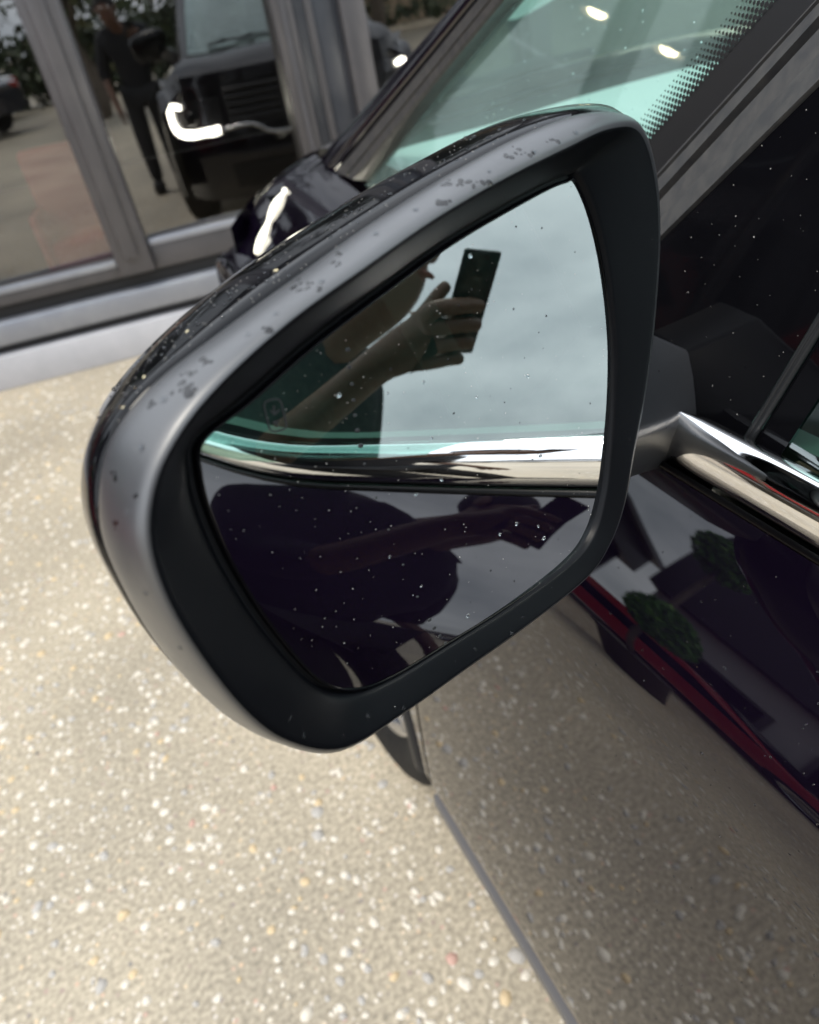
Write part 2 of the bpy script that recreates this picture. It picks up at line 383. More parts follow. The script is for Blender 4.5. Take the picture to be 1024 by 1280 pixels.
# --- door cross-section: list of (dx from belt, dz from belt) then absolute lower body
def seg_profile():
    pts = [(0.0, 0.0)]
    x, z = 0, 0
    for tilt, L in ((40, .014), (37, .018), (36, .020), (35, .020), (34, .020), (32, .018), (28, .012), (18, .010)):
        x -= L*math.sin(R_(tilt)); z -= L*math.cos(R_(tilt)); pts.append((x, z))
    return pts
SEG = seg_profile()
def door_section(y, zlow=-1.10):
    X0, Z0 = xb(y)-.004, zb(y)-.0425
    up = [(X0+a, Z0+c) for a, c in SEG]
    xe, ze = up[-1]
    low = [(-.006, -.018), (-.0115, -.05), (-.017, -.11), (-.025, -.2), (-.034, -.32), (-.042, -.45), (-.048, -.57), (-.050, -.64)]
    lo = [(xe+a, ze+c) for a, c in low]
    P = up+lo
    P = spline([(p[0], p[1]) for p in P], 90)
    P = [p for p in P if p[1] > zlow]
    P.append((P[-1][0]+.004, zlow)); P.append((P[-1][0]+.022, zlow-.012))
    return [(p[0], y, Z(p[1])) for p in P]
def resamp(sec, n):
    s = np.array(sec); d = np.r_[0, np.cumsum(np.linalg.norm(np.diff(s, axis=0), axis=1))]; q = np.linspace(0, d[-1], n)
    return [tuple(np.array([np.interp(a, d, s[:, k]) for k in range(3)])) for a in q]
def panel(y0, y1, n, zlow=-1.10):
    secs = [resamp(door_section(y, zlow), 80) for y in np.linspace(y0, y1, n)]
    # turned-in edges so the shut lines have depth
    first = [(p[0]+.02, p[1]-.001 if y0 > y1 else p[1]+.001, p[2]) for p in secs[0]]; last = [(p[0]+.02, p[1], p[2]) for p in secs[-1]]
    return sweep([first]+secs+[last])
front_door = both('front_door', panel(.722, -.642, 40), PAINT, autosm=50)
both('rear_door', panel(-.648, -1.62, 24), PAINT, autosm=50)
both('rear_quarter_panel', panel(-1.626, -2.6, 24), PAINT, autosm=50)
# dark body behind the shut lines
both('body_shell', sweep([[(xb(y)+.02, y, Z(-.33)), (.275, y, Z(-.40)), (.245, y, Z(-.5)), (.225, y, Z(-1.0)), (.26, y, Z(-1.17))] for y in np.linspace(.76, -2.6, 10)]), DARKG)
# black sill cladding and bright edge
def sill(y):
    x = door_section(y)[-1][0]
    return [(x-.012, y, Z(-1.116)), (x-.024, y, Z(-1.122)), (x-.026, y, Z(-1.15)), (x-.01, y, Z(-1.18)), (x+.06, y, Z(-1.2))]
both('sill_cladding', sweep([sill(y) for y in np.linspace(.735, -1.6, 20)]), mat('satin_grey_sill', (.10, .10, .105), .35, 0, .6))

# --- chrome belt moulding
def chrome_sec(y):
    x, z = xb(y), zb(y)
    taper = min(1, max(.12, (.372-y)/.03)) if y > .33 else 1
    pr = [(.012, .001), (.005, .0035), (0, .002), (-.0055, -.005), (-.0078, -.014), (-.0070, -.024), (-.0035, -.034), (.002, -.0395), (.010, -.040)]
    pr = spline(pr, 22)
    return [(x+a*taper, y, Z(z+c)) for a, c in pr]
both('chrome_belt_trim', sweep([chrome_sec(y) for y in list(np.linspace(.371, .33, 6))+list(np.linspace(.31, -1.6, 60))]), CHROME, autosm=50)
both('belt_seal', sweep([[(xb(y)-.003, y, Z(zb(y)-.0385)), (xb(y)-.0058, y, Z(zb(y)-.0405)), (xb(y)-.0052, y, Z(zb(y)-.0435)), (xb(y)+.01, y, Z(zb(y)-.046))] for y in np.linspace(.40, -1.6, 40)]), mat('black_weather_strip', (.002, .002, .0025), .3, 0, .15))

# --- side glass plane (leans inwards), quarter panel, pillars
_t, _y = R_(16.365), R_(4.106)
SN = np.array([-math.cos(_t)*math.cos(_y), math.sin(_y)*math.cos(_t), math.sin(_t)]); SP = np.array([.31766, .1, Z(-.26635)])
def side(y, z, off=0.0):                      # point of the side plane at height z (relative to the camera)
    p = SP+SN*off; zz = Z(z); x = p[0]+(-(y-p[1])*SN[1]-(zz-p[2])*SN[2])/SN[0]
    return (x, y, zz)
YW = lambda z: .3135-.26*(z+.285)             # front edge of the door window
ROOFZ = .13
grid = [[side(YW(z)-.002-(YW(z)+.55-.002)*s, z if k else zb(YW(z)-.002-(YW(z)+.55)*s)-.004, -.002) for s in np.linspace(0, 1, 12)] for k, z in enumerate(np.linspace(-.28, ROOFZ, 8))]
both('side_window', sweep(grid), SGLASS)
grid = [[side(-.64-.9*s, z if k else zb(-.64-.9*s)-.004, -.002) for s in np.linspace(0, 1, 8)] for k, z in enumerate(np.linspace(-.2, ROOFZ-.01, 6))]
both('rear_side_window', sweep(grid), SGLASS)
# thin window guide strip at the front edge of the glass
both('window_guide', sweep([[side(YW(z)+.0035, z, .0), side(YW(z)+.0028, z, .0026), side(YW(z)+.0006, z, .0026), side(YW(z), z, .0012), side(YW(z)-.0006, z, .0026), side(YW(z)-.0030, z, .0026), side(YW(z)-.004, z, .0)] for z in np.linspace(-.282, ROOFZ, 16)]), PLAST)
both('window_frit', sweep([[side(YW(z)-.004, z, -.0008), side(YW(z)-.026, z, -.0008)] for z in np.linspace(-.285, ROOFZ, 10)]), GLOSSB)
both('centre_pillar_cover', sweep([[side(-.535+.06*0, z, .0), side(-.54, z, .003), side(-.655, z, .003), side(-.66, z, -.004)] for z in np.linspace(-.24, ROOFZ, 8)]), GLOSSB)
# A pillar: three measured edges, extruded along the pillar
def line(a, b_, s): return np.array(a)+(np.array(b_)-np.array(a))*s
E1 = (at_plane((1008, 8), SP-SN*.035, SN), at_plane((823, 208), SP-SN*.035, SN))
E2 = (at_plane((1024, 28), SP-SN*.015, SN), at_plane((828, 242), SP-SN*.015, SN))
E3 = (at_plane((1024, 110), SP, SN), at_plane((827, 302), SP, SN))
def onz(E, z): s = (Z(z)-E[0][2])/(E[1][2]-E[0][2]); return line(E[0], E[1], s)
def pillar(z):
    a, b_, c = onz(E1, z), onz(E2, z), onz(E3, z)
    o = SN*.006
    # windscreen moulding, groove, outer strip, edge towards the glossy panel
    pts = [a-SN*.012, a-SN*.001, a+o*.2, line(a, b_, .42)+o*.7, line(a, b_, .46)+o*.1, line(a, b_, .52)+o*.5, line(a, b_, .94)+o*.5, b_-o*.6, line(b_, c, .10)-o*.6, line(b_, c, .14)+o*.3, line(b_, c, .5)+o*.1, line(b_, c, .55)+o*.5, line(b_, c, .97)+o*.75, c+o*.25, c-o*.5]
    return [tuple(p) for p in pts]
both('windscreen_pillar', sweep([pillar(z) for z in np.linspace(-.34, ROOFZ+.02, 12)]), TRIM, autosm=28)
# glossy black quarter panel between pillar and window
def qrow(z):
    c = onz(E3, z); yA = c[1]
    # keep the panel inside the belt line
    return [side(yA-(yA-YW(z)-.004)*s, z, .0015+.0012*math.sin(math.pi*s)) for s in np.linspace(0, 1, 14)]
quarter = both('quarter_panel', sweep([qrow(z) for z in np.linspace(-.335, ROOFZ, 22)]), GLOSSB)

# --- front pillar and fixed quarter glass (the car has a split front pillar)
def pxline(pts, off):
    P = np.array([at_plane(p, SP+SN*off, SN) for p in pts]); o_ = np.argsort(P[:, 2]); return P[o_]
L1 = pxline([(645, 0), (596, 57), (527, 138), (490, 185), (450, 237)], -.022)
L2 = pxline([(636, 0), (588, 55), (520, 134), (482, 182), (441, 232)], -.012)
L3 = pxline([(603, 0), (550, 60), (493, 124), (452, 176), (424, 216)], -.004)
L4 = pxline([(576, 0), (523, 62), (470, 124), (432, 166), (400, 196)], -.022)
def onp(L, z):                                # point of a pillar edge at relative height z, extended straight beyond its ends
    zz = Z(z); a = np.polyfit(L[:, 2], L[:, 0], 1); c = np.polyfit(L[:, 2], L[:, 1], 2 if L[0, 2] < zz < L[-1, 2] else 1)
    c = np.polyfit(L[:, 2], L[:, 1], 1)
    return np.array([np.polyval(a, zz), np.polyval(c, zz), zz])
def fpillar(z):
    g_, b_, t_, e_ = onp(L1, z), onp(L2, z), onp(L3, z), onp(L4, z); o = SN*.004
    pts = [g_-SN*.01, g_+SN*.001, line(g_, b_, .5)+SN*.004, b_+o*.6, line(b_, t_, .08)+o*1.2, line(b_, t_, .36)+o*1.25, line(b_, t_, .42)+o*.4, line(b_, t_, .50)+o*1.1, line(b_, t_, .9)+o*1.0, t_-o*.2, line(t_, e_, .06)-o*.9, line(t_, e_, .14)-o*.9]
    return [tuple(p) for p in pts]
FPZ = np.linspace(-.275, ROOFZ+.03, 16)
both('front_pillar_trim', sweep([fpillar(z) for z in FPZ]), TRIM, autosm=28)
def fpaint(z):
    t_, e_ = onp(L3, z), onp(L4, z); w = np.array([.05, .03, .0])
    return [tuple(p) for p in spline([line(t_, e_, .13)-SN*.004, line(t_, e_, .18)+SN*.004, line(t_, e_, .5)+SN*.012, line(t_, e_, .85)+SN*.008, e_, e_+w*.5-np.array([0, .0, .012]), e_+w-np.array([0, 0, .03])], 16)]
both('front_pillar', sweep([fpaint(z) for z in FPZ]), PAINT, autosm=50)
GOFF = -.026
def qg(z, s):
    a, c = onp(L1, z), onz(E1, z); p = line(a, c, s); k = ((p-SP)@SN)-GOFF; return p-SN*k
rows = [[tuple(qg(z, s)) for s in np.linspace(-.01, 1.01, 14)] for z in np.linspace(-.285, ROOFZ+.02, 14)]
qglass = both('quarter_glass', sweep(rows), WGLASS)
wind = qglass
# printed frit band and its dot fade along the rear edge of that glass
FD = pxline([(970, 0), (812, 175)], GOFF+.0010)
def fedge(z): return onp2(FD, z)
def onp2(L, z): k = (Z(z)-L[0][2])/(L[1][2]-L[0][2]); return L[0]+(L[1]-L[0])*k
rows = []
for z in np.linspace(-.285, ROOFZ, 24):
    a, c = onp2(FD, z), onz(E1, z); c = c-SN*(((c-SP)@SN)-GOFF-.0010)
    rows.append([tuple(line(a, c, w)) for w in (0, .6, 1.2, 1.9)])
both('frit_band', sweep(rows), FRIT)
dirn = unit(onp2(FD, ROOFZ)-onp2(FD, -.285)); acr = unit(np.cross(SN, dirn))
if acr[1] < 0: acr = -acr
lenn = np.linalg.norm(onp2(FD, ROOFZ)-onp2(FD, -.285)); dots = []; PITCH = .0050
for r_ in range(8):
    rad = .0022*(1-r_/10.5)
    for k in range(int(lenn/PITCH)):
        P = onp2(FD, -.285)+dirn*((k+(.5 if r_ % 2 else 0))*PITCH)+acr*(r_*.0030+.0004)
        dots.append(([tuple(P+dirn*(rad*math.cos(j*math.pi/4))+acr*(rad*math.sin(j*math.pi/4))) for j in range(8)], [tuple(range(8))]))
mk('frit_dots', *join(dots), FRIT, car, smooth=False, kind='stuff')

qt = bvh_of(qglass)
for px in ((748, 12), (838, 60)):             # warm pendant lamps hanging in the showroom, mirrored in the quarter glass
    h = cast(qt, px); d = Vector(ray(*px)).normalized(); r = d-2*d.dot(h[1])*h[1]
    tt = (2.36-h[0].z)/r.z; p = np.array(h[0])+np.array(r)*tt; u_ = (p-FP)@FE; o_ = (p-FP)@FN
    print('LAMP', px, p, u_, o_)
    lp = thing('pendant_lamp', tuple(p), 'warm lit pendant lamp hanging in the showroom '+('nearer the glass' if px[0] > 800 else 'farther from the glass'), 'lamp', 'pendant lamps in the showroom')
    c_ = np.array(p)
    mk('shade', *loft([[tuple(c_+np.array([r2*math.cos(q), r2*math.sin(q), z])) for q in np.linspace(0, 2*math.pi, 21)[:-1]] for r2, z in ((.11, -.03), (.10, .06), (.03, .13), (.012, .15))]), ALUD, lp)
    mk('bulb', *dome(tuple(c_+np.array([0, 0, .03])), (0, 0, -1), .085, .07, 16), WARM, lp)
    mk('cord', *tube([tuple(c_+np.array([0, 0, .14])), tuple(c_+np.array([0, 0, .60]))], .006, 6), RUBBER, lp)

# --- windscreen behind the front pillar, from the cowl to the roof
_b = onp(L4, -.255); _a = onp(L4, ROOFZ+.005)
BOT = spline([(_b[0]+.035, _b[1]+.03, -.258), (_b[0]+.12, _b[1]+.09, -.262), (.75, 1.565, -.264), (.95, 1.60, -.262), (XC, 1.61, -.262)], 33)
TOP = spline([(_a[0]+.05, _a[1]+.03, ROOFZ), (_a[0]+.14, _a[1]+.10, ROOFZ+.02), (.74, _a[1]+.17, ROOFZ+.045), (.92, _a[1]+.21, ROOFZ+.058), (XC, _a[1]+.22, ROOFZ+.062)], 33)
def wsp(s, t_):
    k = t_*32; i = min(int(k), 31); f_ = k-i
    p = (BOT[i]*(1-f_)+BOT[i+1]*f_)*(1-s)+(TOP[i]*(1-f_)+TOP[i+1]*f_)*s
    bul = .02*math.sin(math.pi*s)
    return np.array([p[0], p[1]+bul*.4, Z(p[2])+bul])
rows = []
for s in np.linspace(0, 1, 25):
    half = [wsp(s, q) for q in np.linspace(0, 1, 41)]
    rows.append([tuple(p) for p in half]+[(2*XC-p[0], p[1], p[2]) for p in half[-2::-1]])
mk('windscreen', *sweep(rows), WGLASS2, car)
rows = []
for s in (0.0, .02, .045, .07):
    half = [wsp(s, q)+np.array([0, 0, -.003]) for q in np.linspace(0, 1, 41)]
    rows.append([tuple(p) for p in half]+[(2*XC-p[0], p[1], p[2]) for p in half[-2::-1]])
mk('frit_band', *sweep(rows), FRIT, car)

# cowl trim in front of the windscreen base
def nb(i):
    t_ = BOT[min(i+1, 32)]-BOT[max(i-1, 0)]; n = np.array([-t_[1], t_[0], 0]); n = n/np.linalg.norm(n)
    return n if n[1] > 0 else -n
rows = []
for i in range(33):
    p = BOT[i].copy(); p[2] = Z(p[2]); n = nb(i); w = .060
    rows.append([tuple(p-n*.012+np.array([0, 0, -.012])), tuple(p+n*.004+np.array([0, 0, .0035])), tuple(p+n*w*.42+np.array([0, 0, -.001])), tuple(p+n*w*.46+np.array([0, 0, -.007])), tuple(p+n*w*.95+np.array([0, 0, -.006])), tuple(p+n*w*1.02+np.array([0, 0, -.02]))])
both('cowl_trim', sweep(rows), TRIM, autosm=30)
for q in (.35, .62):                          # wipers parked on the cowl
    a = wsp(.05, q); c = wsp(.06, q+.33); up = np.array([0, 0, .014])
    wb = mk('wiper', *tube([tuple(a+up), tuple((a+c)/2+up*1.4), tuple(c+up)], .008, 6), RUBBER, car)
    mk('wiper_arm', *tube([tuple(a+up+np.array([0, .05, .0])), tuple((a+c)/2+up*2.2)], [.010, .006], 6), PLAST, wb)

# bonnet
NOSE_Y = 2.06
def bon(i, s):
    n = nb(i); b0 = BOT[i]+n*.066+np.array([0, 0, -.010])
    x1 = .40+(XC-.40)*((b0[0]-BOT[0][0])/(XC-BOT[0][0])); k = (XC-x1)/(XC-.40)
    p1 = np.array([x1, NOSE_Y-.20*k**3, -.375-.03*k*k])
    p = b0*(1-s)+p1*s
    z = p[2]+.045*math.sin(math.pi*s**.85)*(.5+.5*(1-k*k))-(.02*s**6)
    return (p[0], p[1], Z(z))
I0 = 0
rows = [[bon(i, s) for s in np.linspace(0, 1, 26)] for i in range(0, 33)]
full = rows+[[(2*XC-p[0], p[1], p[2]) for p in r_] for r_ in rows[-2::-1]]
mk('bonnet', *sweep(full), PAINT, car)
edge = rows[0]

# front wing with wheel arch
WY, WZ, WR = 1.115, -1.062, .335
AR = WR+.016
def wing_section(y):
    base = np.array(door_section(min(y, .722))); base = base[:, [0, 2]]; base[:, 1] -= CAMH
    f_ = min(1, max(0, (y-.722)/.35)); f_ = f_*f_*(3-2*f_)
    # edge of the bonnet at this station
    ey = [p[1] for p in edge]; ex = float(np.interp(y, ey, [p[0] for p in edge])); ez = float(np.interp(y, ey, [p[2]-CAMH for p in edge]))
    if y < edge[0][1]:
        k = (y-.722)/(edge[0][1]-.722); ex = .345+(edge[0][0]-.345)*k; ez = -.292+(edge[0][2]-CAMH+.292)*k
    bow = .42*max(0, y-1.62)**2*1.6
    front = [(ex-.004, ez-.004), (ex-.035, ez-.012), (ex-.085, ez-.045), (ex-.135, ez-.11), (.208, -.44), (.186, -.55), (.172, -.70), (.165, -.9), (.172, -1.10)]
    front = [(a+bow, c) for a, c in front]
    F2 = np.array(resamp([(a, 0, c) for a, c in spline(front, 90)], 80))[:, [0, 2]]
    bs = np.array(resamp([(.345, 0, -.292), (.33, 0, -.300)]+[(a, 0, c) for a, c in base if c < -.305], 80))[:, [0, 2]]
    P = bs*(1-f_)+F2*f_
    zl = -1.10
    if abs(y-WY) < AR: zl = max(zl, WZ+math.sqrt(AR*AR-(y-WY)**2))
    X = np.interp(-np.linspace(P[0, 1], zl, 60), -P[:, 1], P[:, 0])
    return [(X[i], y, Z(z)) for i, z in enumerate(np.linspace(P[0, 1], zl, 60))]
ys = np.r_[np.linspace(.731, WY-AR, 9), WY+AR*np.sin(np.linspace(-math.pi/2+.03, math.pi/2-.03, 40)), np.linspace(WY+AR, 1.86, 10)]
secs = [wing_section(y) for y in ys]
both('front_wing', sweep([[(p[0]+.02, p[1], p[2]) for p in secs[0]]]+secs), PAINT, autosm=50)
lip = []
for a in np.linspace(math.pi+.1, -.1, 40):
    y = WY+AR*math.cos(a); z = WZ+AR*math.sin(a); x = wing_section(y)[-1][0]
    lip.append([(x+.002, y, Z(z)), (x-.006, y-.004*math.cos(a), Z(z-.004*math.sin(a))), (x-.007, WY+(AR-.018)*math.cos(a), Z(WZ+(AR-.018)*math.sin(a))), (x+.012, WY+(AR-.03)*math.cos(a), Z(WZ+(AR-.03)*math.sin(a))), (x+.16, WY+(AR-.032)*math.cos(a), Z(WZ+(AR-.032)*math.sin(a)))])
both('arch_trim', sweep(lip), PLAST)

# nose: fascia, grille, bumper, lights
def nose(x, z):
    k = (XC-x)/(XC-.40)
    y = NOSE_Y-.20*abs(k)**3
    if abs(k) > 1: y -= 1.1*(abs(k)-1)**1.5
    prof = np.interp(-z, [.33, .40, .60, .72, .86, 1.02, 1.16], [0, .025, .05, .075, .085, .06, .0])
    return y+prof-.01
def npt(x, z, off=0): return (x, nose(x, z)+off, Z(z))
xs = np.r_[np.linspace(.235, .42, 12), np.linspace(.45, XC, 16)]; xs = np.r_[xs, (2*XC-xs[::-1])[1:]]
mk('front_bumper', *sweep([[npt(x, z) for x in xs] for z in np.linspace(-.362, -1.16, 22)]), PAINT, car)
v, f = sweep([[npt(x, z, .006) for x in np.linspace(.66, 2*XC-.66, 24)] for z in np.linspace(-.45, -.70, 6)]); gri = mk('grille', v, f, DARKG, car)
for z in (-.47, -.515, -.56, -.605, -.65):
    mk('grille_slat', *sweep([[npt(x, z+.009, .008), npt(x, z+.006, .022), npt(x, z-.008, .02), npt(x, z-.012, .008)] for x in np.linspace(.67, 2*XC-.67, 24)]), mat('dark_grille_bar', (.03, .03, .034), .25), gri)
sp = [(.40, -.735), (.60, -.70), (.80, -.69), (.93, -.76), (XC, -.775)]
sp = spline(sp, 24); sp = [tuple(p) for p in sp]+[(2*XC-p[0], p[1]) for p in sp[-2::-1]]
mk('chrome_grille_strip', *tube([npt(x, z, .016) for x, z in sp], .013, 8), CHROME, car)
v, f = sweep([[npt(x, z, .012) for x in np.linspace(.60, 2*XC-.60, 20)] for z in np.linspace(-.92, -1.08, 5)]); mk('lower_intake', v, f, DARKG, car)
for sgn in (0, 1):
    fx = (lambda x: x) if not sgn else (lambda x: 2*XC-x)
    hv = sweep([[npt(fx(x), z, .004) for x in np.linspace(.255, .62, 14)] for z in np.linspace(-.50, -.73, 7)])
    hl = mk('headlight', hv[0], hv[1] if not sgn else flip(hv[1]), mat('headlight_bowl', (.05, .05, .055), .15, .6), car)
    pth = [(.345, -.535), (.29, -.53), (.262, -.545), (.256, -.60), (.262, -.66), (.30, -.700), (.40, -.706), (.52, -.700), (.58, -.694)]
    pth = spline(pth, 40)
    mk('running_light', *tube([npt(fx(x), z, .016) for x, z in pth], [.017+.010*min(1, i/20) for i in range(40)], 8), DRL, hl)
    lensc = npt(fx(.42), -.61, .02)
    vv, ff = dome(lensc, (0, 1, 0), .05, .03, 14); mk('projector_lens', vv, ff, GLOSSB, hl)
    # light unit wrapping on to the wing: bright strips seen from behind
    cv = sweep([[npt(fx(x), z, .040) for x in np.linspace(.245, .62, 14)] for z in np.linspace(-.49, -.74, 7)])
    mk('headlight_cover', cv[0], cv[1], LGLASS, hl)

# lit corner of the headlight where it wraps on to the wing
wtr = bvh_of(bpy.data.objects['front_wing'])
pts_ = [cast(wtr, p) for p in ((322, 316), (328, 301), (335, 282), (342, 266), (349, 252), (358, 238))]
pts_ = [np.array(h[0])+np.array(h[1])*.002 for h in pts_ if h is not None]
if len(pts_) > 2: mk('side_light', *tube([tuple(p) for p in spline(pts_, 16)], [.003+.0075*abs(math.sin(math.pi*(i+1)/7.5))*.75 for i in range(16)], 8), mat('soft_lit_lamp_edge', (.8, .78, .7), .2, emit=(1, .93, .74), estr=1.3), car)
# wheels
def wheel(y):
    x0 = .150
    secs = []
    for a in np.linspace(0, 2*math.pi, 49)[:-1]:
        c, s = math.cos(a), math.sin(a); row = []
        for (r, dx) in ((.235, .035), (.25, .014), (.285, .0), (.315, .004), (.330, .014), (.338, .03), (.338, .19), (.32, .21), (.235, .2)):
            row.append((x0+dx, y+r*c, Z(WZ)+r*s))
        secs.append(row)
    v, f = loft(secs, False); n = 9
    for j in range(n-1): f.append((47*n+j, 47*n+j+1, j+1, j))
    ty = mk('wheel', v, f, TYREM, car, autosm=40)
    vs, fs = [], []
    parts = []
    L = [[(x0+dx, y+r*math.cos(a), Z(WZ)+r*math.sin(a)) for a in np.linspace(0, 2*math.pi, 49)[:-1]] for r, dx in ((.238, .03), (.232, .02), (.222, .024), (.215, .05), (.21, .12))]
    mk('rim', *loft(L), ALLOY, ty)
    for k in range(10):
        a = 2*math.pi*k/10; d = np.array([0, math.cos(a), math.sin(a)]); w = np.array([0, -math.sin(a), math.cos(a)])
        c0 = np.array([x0+.04, y, Z(WZ)])
        q = [c0+d*.04+w*.018+np.array([-.012, 0, 0]), c0+d*.04-w*.018+np.array([-.012, 0, 0]), c0+d*.225-w*.012+np.array([-.014, 0, 0]), c0+d*.225+w*.012+np.array([-.014, 0, 0])]
        q2 = [p+np.array([.025, 0, 0]) for p in q]
        v, f = loft([[tuple(p) for p in q], [tuple(p) for p in q2]], True, True, True); mk('spoke', v, f, ALLOY, ty, smooth=False)
    mk('hub_cap', *dome((x0+.03, y, Z(WZ)), (-1, 0, 0), .05, .02, 16), ALLOY, ty)
    # brake disc / dark inside
    a = np.linspace(0, 2*math.pi, 33)[:-1]
    mk('brake_disc', [(x0+.10, y+.2*math.cos(q), Z(WZ)+.2*math.sin(q)) for q in a], [tuple(range(32))], TRIM, ty)
    return ty
def copy_tree(o, parent=None):
    c = o.copy(); COL.objects.link(c); OFF[c.name] = OFF[o.name]
    if parent is not None: c.parent = parent
    for ch in list(o.children): copy_tree(ch, c)
    return c
w1 = wheel(WY); w2 = copy_tree(w1, car); w2.location.y -= 2.75+.55-.15
_st = (Matrix.Translation((.18-1.1, WY, 0)) @ Matrix.Rotation(R_(5), 4, 'Z') @ Matrix.Translation((1.1-.18, -WY, 0)))
for w in (w1, w2):
    c = copy_tree(w, car); c.rotation_euler = (0, 0, math.pi); c.location = (0, 2*WY+(w.location.y*1.0), 0)
w1.matrix_basis = _st @ w1.matrix_basis            # front wheel steered a little to the left
mk('wheel_well', *sweep([[(x, WY+(AR-.02)*math.cos(a), Z(WZ+(AR-.02)*math.sin(a))) for x in (.2, .6)] for a in np.linspace(0, math.pi, 20)]), DARKG, car)

# roof, tailgate, pillars
rf = []
for y in np.linspace(.0, 1, 16):
    row = []
    for q in np.linspace(0, 1, 17):
        t0 = TOP[int(round(q*32))]; back = (t0[0]*.98+.01, -2.3, t0[2]-.02+.0)
        p = np.array(t0)*(1-y)+np.array(back)*y; p[2] += .05*math.sin(math.pi*min(1, y*1.05))*(.4+.6*q)
        row.append((p[0], p[1], Z(p[2])))
    rf.append(row+[(2*XC-p[0], p[1], p[2]) for p in row[-2::-1]])
mk('roof', *sweep(rf), PAINT, car)
mk('tailgate', *sweep([[(x, -2.6-.06*math.sin(math.pi*k), Z(z)) for k, x in zip(np.linspace(0, 1, 12), np.linspace(.33, 2*XC-.33, 12))] for z in (-1.1, -.6, -.3)]), PAINT, car)
mk('rear_screen', *sweep([[(x, -2.6+.28*s, Z(-.3+.42*s)) for x in np.linspace(.36, 2*XC-.36, 6)] for s in (0, .5, 1)]), SGLASS, car)

# interior
rows = []; rows2 = []
for q in np.linspace(0, 1, 41):
    b0 = BOT[int(round(q*32))]; n = nb(int(round(q*32))); e0 = b0-n*.028
    xr = .40+(XC-.40)*q
    f0 = np.array([e0[0], e0[1], -.274]); f1 = e0*.90+np.array([xr, .46, -.27])*.10; f1[2] = -.276
    rows2.append([(f0[0], f0[1], Z(f0[2])), (f1[0], f1[1], Z(-.279))])
    r_ = []
    for s_ in np.linspace(0, 1, 12):
        p = f1*(1-s_)+np.array([xr, .46, -.285])*s_
        z = -.279+.016*math.sin(math.pi*min(1, s_*1.1))**.6*(1 if 0 < s_ < 1 else 0)
        r_.append((p[0], p[1], Z(z)))
    rows.append(r_)
for nm, R2, m_ in (('dashboard', rows, DASHM), ('defroster_strip', rows2, PLAST)):
    full = R2+[[(2*XC-p[0], p[1], p[2]) for p in r_] for r_ in R2[-2::-1]]
    mk(nm, *sweep(full), m_, car)
mk('dashboard_front', *sweep([[(x, .42, Z(-.265)), (x, .40, Z(-.30)), (x, .44, Z(-.45)), (x, .55, Z(-.8))] for x in np.linspace(.42, 2*XC-.42, 12)]), SEATM, car)
mk('cabin_floor', *box(.30, 2*XC-.30, -2.5, .9, Z(-1.05), Z(-1.0)), SEATM, car)
both('door_lining', sweep([[(xb(y)+.035, y, Z(zb(y)-.006)), (xb(y)+.06, y, Z(zb(y)-.012)), (xb(y)+.075, y, Z(zb(y)-.04)), (xb(y)+.09, y, Z(-.55)), (xb(y)+.08, y, Z(-1.0))] for y in np.linspace(.36, -1.6, 30)]), mat('grey_green_door_lining', (.20, .25, .23), .7), autosm=40)
mk('headlining', *sweep([[(x, y, Z(ROOFZ-.02)) for x in (.47, XC, 2*XC-.47)] for y in (.2, -2.2)]), HEADL, car)
def seat(x, y):
    s0 = xf(box(-.25, .25, -.26, .26, -.09, .09, .05), Matrix.Translation((x, y+.02, Z(-.72))))
    se = mk('seat', *s0, SEATM, car)
    s1 = xf(box(-.24, .24, -.075, .075, -.32, .32, .06), Matrix.Translation((x, y-.32, Z(-.40))) @ Matrix.Rotation(R_(18), 4, 'X')); mk('seat_back', *s1, SEATM, se)
    s2 = xf(box(-.13, .13, -.05, .05, -.09, .09, .04), Matrix.Translation((x, y-.45, Z(.005))) @ Matrix.Rotation(R_(14), 4, 'X')); mk('headrest', *s2, SEATM, se)
    for k in (-.05, .05): mk('headrest_post', *tube([(x+k, y-.435, Z(-.07)), (x+k, y-.40, Z(-.15))], .007), CHROME, se)
    return se
seat(.72, -.10); seat(2*XC-.72, -.10)
for x in (.72, XC, 2*XC-.72):
    s1 = xf(box(-.2, .2, -.07, .07, -.3, .3, .05), Matrix.Translation((x, -1.45, Z(-.42))) @ Matrix.Rotation(R_(18), 4, 'X')); se = mk('rear_seat', *s1, SEATM, car)
    s2 = xf(box(-.12, .12, -.045, .045, -.08, .08, .04), Matrix.Translation((x, -1.57, Z(-.04)))); mk('headrest', *s2, SEATM, se)
# steering wheel
a = np.linspace(0, 2*math.pi, 37); SWM = Matrix.Translation((.74, .26, Z(-.33))) @ Matrix.Rotation(R_(-28), 4, 'X')
sw = mk('steering_wheel', *xf(tube([(.185*math.cos(q), 0, .185*math.sin(q)) for q in a], .016, 8), SWM), RUBBER, car)
mk('wheel_spoke', *xf(box(-.17, .17, -.012, .012, -.03, .03, .008), SWM), RUBBER, sw); mk('airbag_cover', *xf(box(-.07, .07, -.03, .03, -.06, .06, .02), SWM), PLAST, sw)
# interior mirror
im = mk('interior_mirror', *xf(box(-.12, .12, -.012, .012, -.035, .035, .012), Matrix.Translation((XC, .42, Z(.08)))), PLAST, car)

